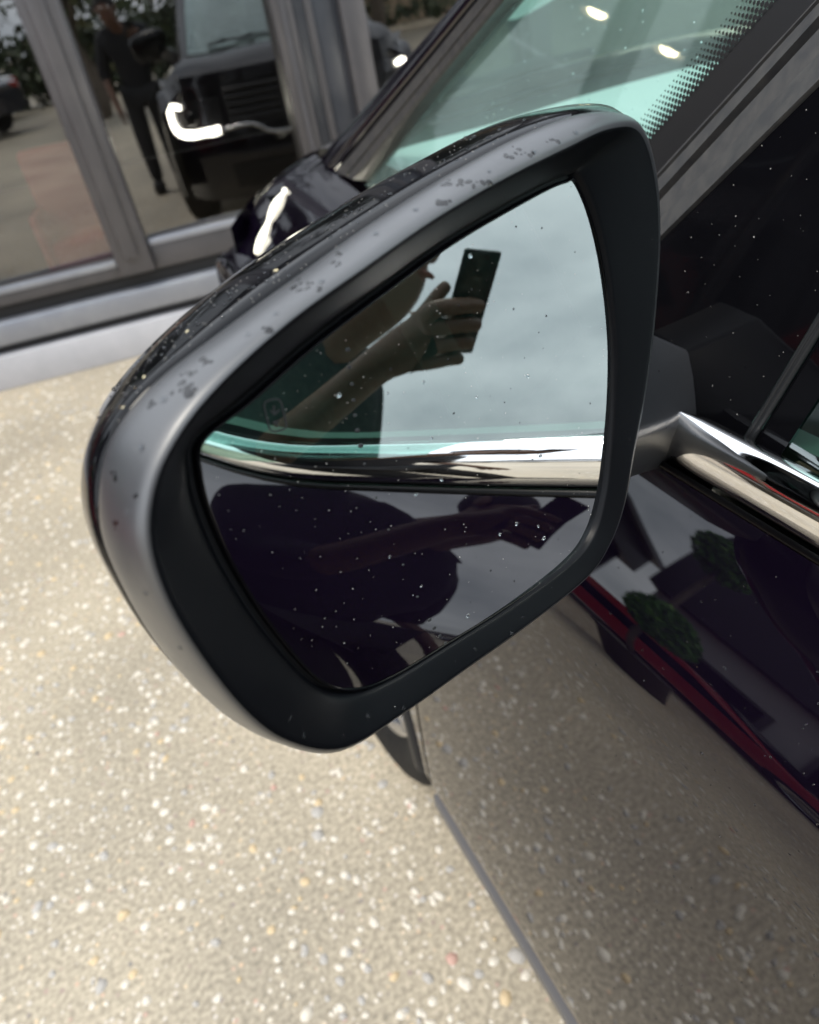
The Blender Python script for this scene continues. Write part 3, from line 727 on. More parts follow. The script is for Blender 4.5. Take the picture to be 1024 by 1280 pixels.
# ================================================================== DOOR MIRROR
MD = .28764; _az, _el = R_(17.937), R_(5.854); MRAD = 1/.25309
MN = np.array([math.sin(_az)*math.cos(_el), -math.cos(_az)*math.cos(_el), math.sin(_el)])
MC = CAM+unit(ray(470, 545))*MD
def mp_(px, d): return at_plane(px, MC+MN*d, MN)
KEYS = [  # glass edge, crest of the rim, seam to the gloss cap, widest line of the cap
 ((722,224),(800,165),(785,152),(768,138)), ((744,280),(819,222),(808,196),(795,180)), ((759,350),(824,300),(814,292),(800,285)),
 ((768,430),(817,405),(806,402),(792,398)), ((768,500),(806,490),(795,486),(778,480)), ((764,560),(793,560),(783,556),(766,548)),
 ((757,620),(780,630),(768,624),(752,612)), ((742,670),(762,680),(748,670),(732,655)), ((712,706),(733,722),(716,706),(700,688)),
 ((640,758),(660,780),(640,768),(618,752)), ((560,808),(584,834),(560,822),(538,800)), ((490,850),(511,886),(488,872),(468,852)),
 ((440,867),(432,934),(410,926),(394,905)), ((396,855),(362,927),(322,903),(308,885)), ((340,793),(302,884),(262,873),(252,850)),
 ((293,722),(228,785),(193,797),(184,782)), ((258,648),(189,692),(137,695),(125,690)), ((243,590),(191,612),(124,625),(102,618)),
 ((248,550),(224,540),(138,552),(110,553)), ((310,500),(282,470),(190,482),(146,488)), ((390,430),(366,396),(275,416),(212,416)),
 ((480,362),(455,333),(370,347),(300,342)), ((560,304),(545,271),(465,279),(412,267)), ((630,262),(630,222),(570,213),(520,203)),
 ((685,232),(705,185),(665,164),(625,152)), ((710,222),(762,160),(735,142),(715,131))]
NS = 156
def loop(col, d, sc=1.0):
    P = []
    for k in KEYS: P.append(mp_(k[col], d))
    P = np.array(P); c = P.mean(0)
    P = c+(P-c)*sc
    return spline(P, NS, True)
DCK = [.008, .005, .004, .004, .004, .004, .004, .004, .004, .005, .005, .006, .008, .011, .014, .016, .016, .016, .016, .016, .016, .016, .015, .014, .013, .011]
DC = spline([(d, 0, 0) for d in DCK], NS, True)[:, :1]
LG = loop(0, 0.0); DSK = [-.002, -.006, -.012, -.012, -.012, -.012, -.012, -.012, -.012, -.012, -.012, -.012, -.012, -.013, -.014, -.014, -.013, -.012, -.010, -.008, -.007, -.005, -.003, -.001, .000, -.001]
LS = spline(np.array([mp_(k[2], d) for k, d in zip(KEYS, DSK)]), NS, True); LA = loop(3, -.042)
LC = spline(np.array([mp_(k[1], d) for k, d in zip(KEYS, DCK)]), NS, True)
def glass_pt(p):                              # drop a point of the mirror plane on to the convex glass
    c = MC-MN*MRAD; d = unit(p-CAM); o = CAM-c; b_ = d@o; cc = o@o-MRAD**2
    return CAM+d*(-b_-math.sqrt(b_*b_-cc))
mirror = thing('side_mirror', tuple(MC), None, None); mirror.parent = car; mirror.location = Vector(MC)-OFF[car.name]
# bezel: recess wall, rounded rim, satin outer face
PLAST2 = mat('smooth_black_plastic', (.004, .0045, .006), .36, 0, .16, bump=(900, .05, .0003))
def wall(w, h): return LG*(1-w)+(LC-MN*DC)*w+MN*(DC*h)
rim = [LG-MN*.004, wall(.03, -.2)-MN*.002, wall(.06, -.08)]
# rim cross-section between glass and crest: flares up then rounds over
for w, h in ((.12, .04), (.22, .18), (.36, .36), (.52, .56), (.68, .75), (.80, .885), (.88, .97), (.935, 1.025), (.985, 1.035)): rim.append(wall(w, h))
v, f = loft([[tuple(p) for p in L] for L in rim]); mk('mirror_rim', v, flip(f), PLAST2, mirror)
loops = [wall(.975, 1.015)]
for w, lift in ((.0, .0004), (.03, .0012), (.07, .0018), (.15, .0024), (.35, .0030), (.6, .0028), (.8, .0019), (.95, .0008), (1.0, 0.0)):
    P = LC*(1-w)+LS*w; c = P.mean(0); nrm = P-c; nrm = nrm-np.outer(nrm@MN, MN); nrm /= np.linalg.norm(nrm, axis=1)[:, None]
    loops.append(P+nrm*lift)
cS = loops[-1].mean(0)
loops.append(loops[-1]*.985+cS*.015-MN*.002)
v, f = loft([[tuple(p) for p in L] for L in loops]); f = flip(f)
bez = mk('mirror_bezel', v, f, SATIN, mirror)
# gloss cap behind the seam
def shrink(L, k, d): c = L.mean(0); return c+(L-c)*k+MN*d
capl = [shrink(LS, .988, -.0012), shrink(LS, 1.0, -.002), LS*.62+LA*.38+(LS-LS.mean(0))*.010, LS*.25+LA*.75+(LS-LS.mean(0))*.010, LA, shrink(LA, .965, -.016), shrink(LA, .89, -.032), shrink(LA, .76, -.046), shrink(LA, .55, -.056), shrink(LA, .25, -.062)]
v, f = loft([[tuple(p) for p in L] for L in capl], True, False, True); f = flip(f)
cap = mk('mirror_cap', v, f, GLOSSB, mirror)
# back plate of the recess and the mirror glass on it
v, f = loft([[tuple(p-MN*.004) for p in shrink(LG, 1.03, 0)], [tuple(p-MN*.006) for p in shrink(LG, .3, 0)]], True, False, True)
mk('glass_carrier', v, flip(f), PLAST, mirror)
def gscale(k): c = LG.mean(0); return [c+(p-c)*k for p in LG]
rows = [[tuple(glass_pt(p)) for p in gscale(k)] for k in np.linspace(.985, .02, 30)]
v, f = loft(rows, True, False, True); f = flip(f)
mg = mk('mirror_glass', v, f, MIRR, mirror)
cen = MC-MN*MRAD-np.array(OFF[mg.name])
try: mg.data.normals_split_custom_set_from_vertices([tuple(unit(np.array(q.co)-cen)) for q in mg.data.vertices])
except Exception as e: print('normals', e)
# thin bright-black edge of the glass
rows = [[tuple(glass_pt(p)+MN*h) for p in gscale(k)] for k, h in ((.992, -.003), (.990, .0006), (.984, .0009), (.978, .0003))]
mk('glass_edge', *loft(rows), GLOSSB, mirror)
# arm to the door
ARM_IN = [(862, 438), (872, 520), (866, 535), (833, 583)]
inn = [at_plane(p, SP+SN*.001, SN) for p in ARM_IN]
outp = [mp_(p, d) for p, d in (((772, 398), -.085), ((765, 545), -.035), ((762, 558), -.033), ((735, 618), -.035))]
fw = np.array([-.02, .075, .0])
secs = []
for s in np.linspace(-.06, 1, 12):
    q = [inn[k]*(1-s)+outp[k]*s for k in range(4)]
    q = [q[0]+np.array([0, .0, 0]), q[0]*.6+q[1]*.4-np.array([0, .0018, 0]), q[1], q[2], q[3], q[3]+fw, q[0]+fw*.9]
    secs.append([tuple(p) for p in q])
bmv = loft(secs, True, True, True)
bm = bmesh.new(); vs = [bm.verts.new(p) for p in bmv[0]]; [bm.faces.new([vs[i] for i in q]) for q in bmv[1]]
bm.normal_update()
es = [e for e in bm.edges if len(e.link_faces) == 2 and e.calc_face_angle(0) > R_(25)]
bmesh.ops.bevel(bm, geom=es, offset=.0035, segments=3, affect='EDGES', profile=.5); bmesh.ops.recalc_face_normals(bm, faces=bm.faces)
bm.verts.index_update(); v = [tuple(q.co) for q in bm.verts]; f = [tuple(q.index for q in p.verts) for p in bm.faces]; bm.free()
arm = mk('mirror_arm', v, f, SATIN, mirror, autosm=35)

# marks etched in the glass: rounded warning symbol and the dotted dividing line
def gp(px, h=.00025): return glass_pt(mp_(px, 0))+MN*h
def gstroke(pts, w, closed=False):
    P = [gp(p) for p in pts]; n = len(P); a, c = [], []
    for i in range(n):
        t_ = (P[(i+1) % n]-P[i-1]) if closed else P[min(i+1, n-1)]-P[max(i-1, 0)]
        s = unit(np.cross(t_, MN))*w/2; a.append(tuple(P[i]+s)); c.append(tuple(P[i]-s))
    if closed: a.append(a[0]); c.append(c[0])
    return sweep([a, c])
def rrect(cx, cy, w, h, r, rot):
    pts = []
    for (sx, sy, a0) in ((1, 1, 0), (-1, 1, 90), (-1, -1, 180), (1, -1, 270)):
        for a in np.linspace(a0, a0+90, 5):
            x = sx*(w/2-r)+r*math.cos(R_(a)); y = sy*(h/2-r)+r*math.sin(R_(a))
            pts.append((cx+x*math.cos(R_(rot))-y*math.sin(R_(rot)), cy+x*math.sin(R_(rot))+y*math.cos(R_(rot))))
    return pts
sym = [gstroke(rrect(344, 519, 22, 40, 7, -14), .00055, True), gstroke([(338, 513), (343, 518), (349, 512)], .0006), gstroke([(343, 518), (342, 507)], .0006), gstroke([(341, 528), (349, 526)], .0007), gstroke([(344, 528), (347, 533)], .0006)]
mk('warning_symbol', *join(sym), ETCH, mirror, smooth=False)
dl = []
for px, r in [((435,437),.0008),((437,459),.0008),((440,480),.0007),((442,500),.0007),((444,519),.0007),((447,538),.0009),((451,557),.0010),((537,775),.0009),((543,785),.0009),((550,795),.0009),((557,804),.0008),((456,580),.0006),((470,622),.0005),((486,662),.0005),((504,706),.0005),((522,746),.0006)]:
    dl.append(dome(gp(px, 0), MN, r, .0003, 8, 1.4, .4))
mk('dotted_line', *join(dl), ETCH, mirror)

# ================================================================== RAIN DROPS, WET SPOTS, DUST
def drops_on(o, pts, m, name, parent, hr=.45, k=8):
    tr = bvh_of(o); parts = []
    for px, r, sq in pts:
        h = cast(tr, px)
        if h is None: continue
        parts.append(dome(h[0], h[1], r, r*hr, k, sq, random.uniform(0, 3)))
    if parts: return mk(name, *join(parts), m, parent, kind='stuff')
rnd = random.Random(11)
def splat(cx, cy, w, h, n, r0):
    return [((cx+rnd.gauss(0, w*.33), cy+rnd.gauss(0, h*.33)), r0*rnd.uniform(.5, 1.25), rnd.uniform(.55, 1)) for _ in range(n)]
sp = splat(575, 229, 34, 10, 14, .0014)+splat(546, 252, 28, 7, 8, .0012)+splat(375, 357, 30, 10, 12, .0014)+splat(650, 192, 34, 11, 11, .0011)+splat(692, 176, 14, 5, 4, .001)
sp += splat(232, 486, 26, 22, 13, .0013)+splat(258, 452, 14, 8, 6, .0012)+splat(335, 412, 14, 6, 4, .001)+splat(190, 506, 8, 6, 3, .001)+splat(143, 592, 6, 8, 3, .001)+splat(146, 655, 6, 12, 4, .001)+splat(420, 330, 12, 6, 3, .001)+splat(424, 316, 10, 4, 3, .0009)+splat(480, 262, 20, 8, 3, .0008)+splat(236, 466, 12, 8, 4, .001)+splat(170, 618, 8, 8, 2, .001)
drops_on(bez, sp, WET, 'wet_spots', mirror, .05, 9)
sp = [((460, 895), .0016, .8), ((494, 884), .0008, .9), ((430, 920), .0008, .9), ((595, 811), .0011, .7), ((570, 827), .0008, .6), ((654, 771), .0009, .8), ((363, 898), .0011, .6), ((690, 735), .0009, .4), ((800, 545), .0006, .8), ((787, 549), .0008, .7), ((814, 395), .0006, .6), ((815, 300), .0005, .8)]
sp += [((rnd.uniform(400, 700), 0), 0, 0) for _ in range(0)]
sp += [((x_, y_), rnd.uniform(.0007, .0013), rnd.uniform(.7, 1)) for x_, y_ in ((310, 418), (345, 392), (402, 352), (470, 292), (520, 262), (612, 214), (668, 190), (720, 166), (205, 500), (176, 560), (160, 640), (182, 742), (225, 810), (505, 885), (540, 866), (620, 806), (640, 792), (380, 920))]
drops_on(bpy.data.objects['mirror_rim'], sp, WATER, 'rain_drops', mirror, .55, 10); drops_on(bez, sp[9:], WATER, 'rain_drops', mirror, .55, 10)
# drops and dust on the gloss cap
sp = []
for _ in range(170):
    s = rnd.random(); i = s*6.999
    seam = [(135, 560), (190, 482), (275, 416), (370, 347), (465, 279), (570, 213), (665, 164), (735, 142)]; a, c = seam[int(i)], seam[int(i)+1]; q = i-int(i)
    x, y = a[0]+(c[0]-a[0])*q, a[1]+(c[1]-a[1])*q
    sp.append(((x-rnd.uniform(3, 42), y-rnd.uniform(2, 36)), rnd.choice([.0003, .0004, .0005, .0007, .0011]), rnd.uniform(.5, 1)))
drops_on(cap, sp, WATER, 'rain_drops', mirror, .5, 8)
drops_on(cap, [(p, .00028, 1) for p, _, _ in [(((a[0]+rnd.gauss(0, 14)), a[1]+rnd.gauss(0, 12)), 0, 0) for (a, r, q) in sp]], mat('grey_dust_speck', (.25, .24, .22), .8), 'dust_specks', mirror, .4, 5)
drops_on(cap, [((345, 338), .0012, .4), ((234, 414), .0008, .5), ((180, 471), .0008, .6), ((154, 509), .0006, .6)], mat('yellow_leaf_crumb', (.75, .66, .42), .8), 'leaf_crumbs', mirror, .3, 7)
# mirror glass: tiny pale specks plus clear drops
sp, dr, dk = [], [], []
for _ in range(420):
    x, y = rnd.uniform(245, 765), rnd.uniform(230, 860)
    sp.append(((x, y), rnd.choice([.00012, .00015, .0002, .00026]), rnd.uniform(.6, 1)))
for _ in range(70):
    x, y = rnd.gauss(640, 75), rnd.gauss(560, 150); dk.append(((x, y), rnd.choice([.0003, .0004, .0006]), rnd.uniform(.6, 1)))
for (x, y) in [(596, 497), (768, 480), (660, 470), (646, 655), (625, 668), (673, 658), (680, 673), (637, 757), (585, 770), (520, 618), (676, 570), (552, 600), (487, 696), (527, 733), (540, 548), (424, 494), (485, 492), (530, 478), (588, 320), (430, 320)]: dr.append(((x, y), rnd.uniform(.0006, .0011), rnd.uniform(.6, 1)))
drops_on(mg, sp, DUST, 'dust_specks', mirror, .5, 5); drops_on(mg, dk, WET, 'wet_specks', mirror, .3, 6); drops_on(mg, dr, WATER, 'rain_drops', mirror, .5, 9)
# quarter panel and door paint
sp = [((rnd.uniform(830, 1024), rnd.uniform(110, 560)), rnd.choice([.00018, .00025, .0004]), rnd.uniform(.5, 1)) for _ in range(80)]
drops_on(quarter, sp, DUST, 'dust_specks', car, .4, 5)
sp = [((rnd.uniform(740, 1024), rnd.uniform(620, 1280)), rnd.choice([.0003, .0005, .0008, .001]), rnd.uniform(.5, 1)) for _ in range(90)]
drops_on(front_door, sp, WATER, 'rain_drops', car, .5, 7)
sp = [((rnd.uniform(700, 1024), rnd.uniform(600, 1280)), rnd.choice([.0003, .0004, .0006]), rnd.uniform(.5, 1)) for _ in range(60)]
drops_on(front_door, sp+[((877, 942), .0016, .7)], WET, 'dirt_specks', car, .4, 6)
drops_on(arm, [((824, 464), .0008, .8), ((846, 487), .001, .6), ((852, 492), .001, .6), ((850, 512), .0009, .5), ((833, 535), .0006, .7)], WET, 'wet_spots', mirror, .06, 8)
sp = [((rnd.uniform(600, 960), rnd.uniform(0, 160)), rnd.choice([.0008, .0012]), rnd.uniform(.5, 1)) for _ in range(60)]
drops_on(wind, sp, WATER, 'rain_drops', car, .4, 7)

# ================================================================== SURROUNDINGS SEEN IN REFLECTIONS
LEAF = [mat('leaf_dark_green', (.028, .045, .016), .6), mat('leaf_mid_green', (.05, .075, .025), .6), mat('leaf_olive', (.085, .09, .03), .6)]
BARK = mat('grey_brown_bark', (.10, .08, .06), .9, noise=(14, (.16, .13, .1), .4, .7))
def leaves(cen, rad, n, size, rs):
    v, f, mi = [], [], []
    cl = [(rs.normal(size=3)*np.array(rad)*.55, rs.uniform(.28, .5)) for _ in range(max(10, n//120))]
    for _ in range(n):
        c, q = cl[rs.randint(len(cl))]; p = np.array(cen)+c+rs.normal(size=3)*np.array(rad)*q*.5
        a = rs.normal(size=3); a /= np.linalg.norm(a); b_ = np.cross(a, rs.normal(size=3)); b_ /= np.linalg.norm(b_)
        s = size*rs.uniform(.6, 1.4); k = len(v)
        for q_ in (a*s, b_*s*.45, -a*s, -b_*s*.45): v.append(tuple(p+q_))
        f.append((k, k+1, k+2, k+3)); mi.append(int(rs.choice(3, p=[.45, .38, .17])))
    return v, f, mi
def tree(x, y, h, rad, n, label, seed, group='trees across the car park'):
    rs = np.random.RandomState(seed)
    o = thing('broadleaf_tree', (x, y, 0), label, 'tree', group)
    tr = [(x+.15*math.sin(i*1.7), y+.1*math.cos(i*2.1), h*.62*i/6) for i in range(7)]
    parts = [tube(tr, [.22*(1-.1*i) for i in range(7)], 8)]
    for k in range(7):
        a = k*.9+seed; z0 = h*(.28+.05*k); e = np.array([x+math.cos(a)*rad[0]*.7, y+math.sin(a)*rad[1]*.7, z0+h*.22])
        parts.append(tube([(x, y, z0), tuple((np.array([x, y, z0])+e)/2+np.array([0, 0, .15])), tuple(e)], [.09, .06, .02], 6))
    mk('trunk', *join(parts), BARK, o)
    v, f, mi = leaves((x, y, h*.66), rad, n, .14, rs)
    c = mk('crown', v, f, LEAF, o, smooth=False); c.data.polygons.foreach_set('material_index', mi)
    return o
tree(-2.3, -10.5, 5.2, (1.7, 1.5, 1.6), 5200, 'bushy dark green tree reflected beside the car roof in the shop glass', 1)
tree(.9, -14.0, 6.5, (2.4, 2.0, 2.2), 6000, 'broad dark tree reflected above the car roof', 2)
tree(-8.3, -15, 5.6, (2.1, 1.8, 1.8), 4500, 'dark tree behind the parked cars at the left end of the reflection', 3)
tree(4.6, -17, 7.0, (2.4, 2.2, 2.4), 4500, 'tall tree farthest to the right of the car park', 4)
sw_ = thing('side_building', (-7.2, 2.3, 0), 'low side building with a pale grey wall and dark fascia left of the shop', 'building')
mk('wall', *box(-9.0, -5.6, .8, 3.9, 0, 2.55), mat('pale_grey_render', (.42, .42, .43), .8, noise=(2.5, (.36, .36, .37), .35, .7)), sw_, smooth=False)
mk('fascia_board', *box(-9.1, -5.42, .7, 3.95, 2.55, 5.2), mat('near_black_cladding', (.022, .02, .026), .6), sw_, smooth=False)
for y_ in (1.45, 2.75):
    w = mk('window', *box(-5.62, -5.55, y_-.45, y_+.45, .95, 2.05), ALUD, sw_, smooth=False); mk('pane', *box(-5.56, -5.535, y_-.38, y_+.38, 1.02, 1.98), GLOSSB, w, smooth=False)
hg = leaves((-3.5, -19, .9), (7.5, .9, .8), 9000, .16, np.random.RandomState(9))
h_ = mk('hedge', hg[0], hg[1], LEAF, None, smooth=False); h_.data.polygons.foreach_set('material_index', hg[2]); tag(h_, 'long dark green hedge along the far edge of the car park', 'hedge')
# house far behind
hs = thing('brick_house', (6.5, -26, 0), 'tan brick house with a grey roof behind the trees', 'house')
mk('wall', *box(2.5, 10.5, -29, -23, 0, 4.6), mat('tan_brick', (.36, .27, .18), .85, noise=(6, (.42, .33, .23), .4, .7)), hs, smooth=False)
rv = [(2.1, -29.4, 4.6), (10.9, -29.4, 4.6), (10.9, -22.6, 4.6), (2.1, -22.6, 4.6), (2.1, -26, 7.0), (10.9, -26, 7.0)]
mk('roof', rv, [(0, 1, 5, 4), (2, 3, 4, 5), (1, 2, 5), (3, 0, 4), (3, 2, 1, 0)], mat('grey_roof_tiles', (.13, .12, .12), .8), hs, smooth=False)
for x in (4.0, 6.4, 8.8):
    w = mk('window', *box(x-.6, x+.6, -23.0, -22.94, 1.2, 2.6), mat('white_frame', (.75, .75, .74), .5), hs, smooth=False); mk('pane', *box(x-.5, x+.5, -22.95, -22.92, 1.3, 2.5), GLOSSB, w, smooth=False)

def simple_car(loc, rz, body, label, lights=True):
    o = thing('background_car', loc, label, 'car', 'cars parked across the car park', rz)
    M = Matrix.Identity(4)
    prof = [(-2.1, .35), (-2.15, .65), (-2.0, .88), (-1.1, .98), (-.45, 1.40), (.9, 1.46), (1.65, 1.02), (2.05, .92), (2.1, .4)]
    prof = spline(prof, 40)
    def sec(y, sx, zf=1.0): return [(p[0]*sx, y, .25+(p[1]-.25)*zf) for p in prof]
    L = [sec(-.88, .93, .93), sec(-.86, .99, .985), sec(-.72, 1, 1), sec(0, 1.01, 1.01), sec(.72, 1, 1), sec(.86, .99, .985), sec(.88, .93, .93)]
    v, f = loft(L, True, True, True)
    mk('body', v, f, body, o, local=True, autosm=40)
    for s in (-1, 1):
        pts = [(-.98, 1.0), (-.45, 1.34), (.85, 1.38), (1.45, 1.02)]
        vv = [(p[0], s*.893, p[1]*.975) for p in pts]+[(p[0], s*.86, p[1]*.975) for p in pts]
        ff = [(0, 1, 2, 3), (4, 7, 6, 5), (0, 4, 5, 1), (1, 5, 6, 2), (2, 6, 7, 3), (3, 7, 4, 0)]
        mk('side_glass', vv, ff, GLOSSB, o, local=True, smooth=False)
        for x in (-1.3, 1.32):
            a = [2*math.pi*j/24 for j in range(24)]
            wv, wf = loft([[(x+r*math.cos(q), s*yy, .32+r*math.sin(q)) for q in a] for r, yy in ((.2, .80), (.31, .80), (.32, .84), (.31, .905), (.22, .91), (.2, .88), (.02, .895))], True)
            wh = mk('wheel', wv, wf, RUBBER, o, local=True, autosm=40)
            rv, rf_ = loft([[(x+r*math.cos(q), s*yy, .32+r*math.sin(q)) for q in a] for r, yy in ((.21, .912), (.19, .90), (.05, .905), (.01, .915))], True); mk('rim', rv, rf_, ALLOY, wh, local=True)
        mk('headlight', *xf(box(-.06, .06, -.2, .2, -.07, .07, .03), Matrix.Translation((-2.08, s*.58, .72))), mat('clear_lamp', (.6, .62, .65), .1), o, local=True)
        mk('tail_light', *xf(box(-.05, .05, -.2, .2, -.08, .08, .03), Matrix.Translation((2.04, s*.6, .84))), mat('red_lamp', (.4, .02, .015), .2), o, local=True)
    wv = [(-1.18, -.74, .985), (-1.18, .74, .985), (-.5, .62, 1.40), (-.5, -.62, 1.40)]
    mk('windscreen', [(p[0]-.02, p[1], p[2]+.03) for p in wv]+[(p[0]+.03, p[1], p[2]-.03) for p in wv], [(0, 1, 2, 3), (7, 6, 5, 4), (0, 4, 5, 1), (1, 5, 6, 2), (2, 6, 7, 3), (3, 7, 4, 0)], GLOSSB, o, local=True, smooth=False)
    wv = [(1.72, -.74, 1.0), (1.72, .74, 1.0), (1.0, .62, 1.42), (1.0, -.62, 1.42)]
    mk('rear_screen', [(p[0]+.03, p[1], p[2]+.03) for p in wv]+[(p[0]-.03, p[1], p[2]-.03) for p in wv], [(0, 3, 2, 1), (4, 5, 6, 7), (0, 1, 5, 4), (1, 2, 6, 5), (2, 3, 7, 6), (3, 0, 4, 7)], GLOSSB, o, local=True, smooth=False)
    return o
simple_car((-6.2, -11.5, 0), R_(12), mat('navy_paint', (.012, .016, .035), .3, 0, .5, 1), 'dark navy hatchback across the car park seen in the left shop pane')
simple_car((-7.3, -16.0, 0), R_(8), mat('white_paint', (.75, .75, .74), .3, 0, .5, 1), 'white car standing behind the dark navy hatchback')
simple_car((-4.25, 2.3, 0), R_(94), mat('red_paint', (.38, .018, .02), .25, 0, .5, 1), 'bright red car parked to the left of the photographer')
simple_car((-8.6, -4.0, 0), R_(86), mat('silver_paint', (.45, .46, .48), .3, .6, .5, 1), 'silver car parked to the left beyond the red one')
# clipped bush in a planter beside the shop front
bc = np.array([-1.95, 1.56, 0.0])
bx = thing('potted_bush', tuple(bc), 'clipped green bush of two round leafy balls on a stem in a dark pot', 'plant')
mk('pot', *loft([[(bc[0]+r*math.cos(q), bc[1]+r*math.sin(q), z) for q in np.linspace(0, 2*math.pi, 25)[:-1]] for r, z in ((.16, 0), (.20, .40), (.215, .40), (.215, .45), (.19, .45), (.18, .40))], True, True, True), mat('dark_clay_pot', (.05, .045, .04), .6), bx)
mk('stem', *tube([tuple(bc+np.array([0, 0, .38])), tuple(bc+np.array([.015, 0, 1.0])), tuple(bc+np.array([0, .02, 2.1]))], [.022, .02, .014]), BARK, bx)
LM = [mat('fresh_leaf', (.09, .26, .035), .55), mat('fresh_leaf_dark', (.05, .16, .022), .55), mat('fresh_leaf_pale', (.16, .34, .06), .55)]
rs = np.random.RandomState(5)
for c0, R0 in ((bc+np.array([0, -.04, 1.38]), .17), (bc+np.array([0, .04, 2.08]), .165)):
    v, f, mi = [], [], []
    for _ in range(2600):
        n_ = unit(rs.normal(size=3)); p = c0+n_*R0*rs.uniform(.70, 1.06); a_ = unit(np.cross(n_, rs.normal(size=3))+n_*.5); b_ = unit(np.cross(a_, rs.normal(size=3))); s_ = rs.uniform(.010, .02); k = len(v)
        for q_ in (a_*s_*1.5, b_*s_*.7, -a_*s_, -b_*s_*.7): v.append(tuple(p+q_))
        f.append((k, k+1, k+2, k+3)); mi.append(int(rs.choice(3, p=[.45, .35, .2])))
    c = mk('foliage', v, f, LM, bx, smooth=False); c.data.polygons.foreach_set('material_index', mi)

# ================================================================== PHOTOGRAPHER WITH PHONE
def cpt(x, d, f_): return CAM+CX*x+CD*d+CF*f_
ph = thing('phone', tuple(cpt(-.024, .055, -.012)), 'dark phone held up by the photographer, seen reflected in the side window', 'phone')
def pbox(name, x0, x1, d0, d1, f0, f1, bev, m, par):
    v, f = box(x0, x1, d0, d1, f0, f1, bev); return mk(name, [tuple(cpt(*p)) for p in v], f, m, par, autosm=30)
pbody = pbox('phone_body', -.0505, .0225, -.019, .131, -.0155, -.0075, .0035, mat('dark_phone_back', (.01, .011, .012), .25), ph)
pbox('screen', -.048, .020, -.016, .128, -.0162, -.0156, .0002, mat('phone_screen', (.02, .02, .02), .1, emit=(.5, .55, .55), estr=.6), ph)
cb = pbox('camera_block', -.024, .010, -.0165, .022, -.0075, -.0058, .0008, mat('dark_phone_back2', (.012, .012, .013), .1), ph)
for x, d in ((.0, .0), (.0, .012), (-.015, .006)):
    cc_ = cpt(x, d, -.0058)
    vv, ff = dome(cc_, tuple(CF), .0055, .0006, 14); mk('lens', vv, ff, GLOSSB, cb)

def skinned(name, J, E, root, m, parent, sub=2, label=None):
    names = list(J); idx = {k: i for i, k in enumerate(names)}
    me = bpy.data.meshes.new(name); me.from_pydata([tuple(J[k][0]) for k in names], [(idx[a], idx[b_]) for a, b_ in E], [])
    o = bpy.data.objects.new(name, me); COL.objects.link(o)
    md = o.modifiers.new('s', 'SKIN'); 
    for i, k in enumerate(names):
        r = J[k][1]; r = r if hasattr(r, '__len__') else (r, r)
        sv_ = me.skin_vertices[0].data[i]; sv_.radius = r; sv_.use_root = (k == root)
    md.use_smooth_shade = True; o.modifiers.new('u', 'SUBSURF').levels = sub
    dg = bpy.context.evaluated_depsgraph_get(); dg.update(); ev = o.evaluated_get(dg); m2 = ev.to_mesh()
    vs = [tuple(q.co) for q in m2.vertices]; fs = [tuple(p.vertices) for p in m2.polygons]; ev.to_mesh_clear()
    bpy.data.objects.remove(o)
    return mk(name, vs, fs, m, parent, label=label)
PX, PY, PR = -.16, -.52, R_(-6)
pe = thing('person', (PX, PY, 0), 'person in a dark jacket and trousers raising a phone beside the car', 'person')
SKIN = mat('brown_skin', (.17, .083, .05), .5, noise=(60, (.20, .10, .062), .4, .7))
JACK = mat('dark_navy_jacket', (.012, .013, .018), .8, bump=(300, .2, .002)); TROU = mat('charcoal_trousers', (.02, .02, .022), .85)
V = lambda *p: np.array(p, float)
def B(a, b_, z): return np.array([PX+a*math.cos(PR)-b_*math.sin(PR), PY+a*math.sin(PR)+b_*math.cos(PR), z])
wrist = cpt(.092, .158, -.050); shR = B(.19, .08, 1.34); elb = V(.02, -.42, 1.13); wrL = B(-.25, .10, .85); elL = B(-.27, -.02, 1.07)
J = {'pel': (B(0, 0, .92), (.15, .11)), 'wai': (B(0, -.01, 1.06), (.135, .10)), 'che': (B(0, .05, 1.26), (.165, .11)), 'nk0': (B(-.02, .12, 1.38), .062), 'nk1': (B(-.05, .20, 1.43), .055), 'hd0': (B(-.068, .245, 1.48), (.072, .085)), 'hd1': (B(-.072, .248, 1.55), (.076, .095)), 'hd2': (B(-.072, .238, 1.62), (.055, .07)),
     'shR': (shR, .058), 'elR': (elb, .043), 'wrR': (wrist, (.024, .031)), 'pmR': (cpt(.076, .120, -.020), (.020, .042)),
     'shL': (B(-.19, .08, 1.34), .058), 'elL': (elL, .043), 'wrL': (wrL, (.024, .031)), 'pmL': (B(-.245, .13, .77), (.019, .038)),
     'hpR': (B(.10, 0, .85), .092), 'knR': (B(.11, .03, .48), .062), 'anR': (B(.11, 0, .09), .045), 'toR': (B(.12, .17, .045), (.04, .035)),
     'hpL': (B(-.10, 0, .85), .092), 'knL': (B(-.11, .03, .48), .062), 'anL': (B(-.11, -.02, .09), .045), 'toL': (B(-.13, .15, .045), (.04, .035))}
E_ = [('pel', 'wai'), ('wai', 'che'), ('che', 'nk0'), ('nk0', 'nk1'), ('nk1', 'hd0'), ('hd0', 'hd1'), ('hd1', 'hd2'), ('che', 'shR'), ('shR', 'elR'), ('elR', 'wrR'), ('wrR', 'pmR'), ('che', 'shL'), ('shL', 'elL'), ('elL', 'wrL'), ('wrL', 'pmL'), ('pel', 'hpR'), ('hpR', 'knR'), ('knR', 'anR'), ('anR', 'toR'), ('pel', 'hpL'), ('hpL', 'knL'), ('knL', 'anL'), ('anL', 'toL')]
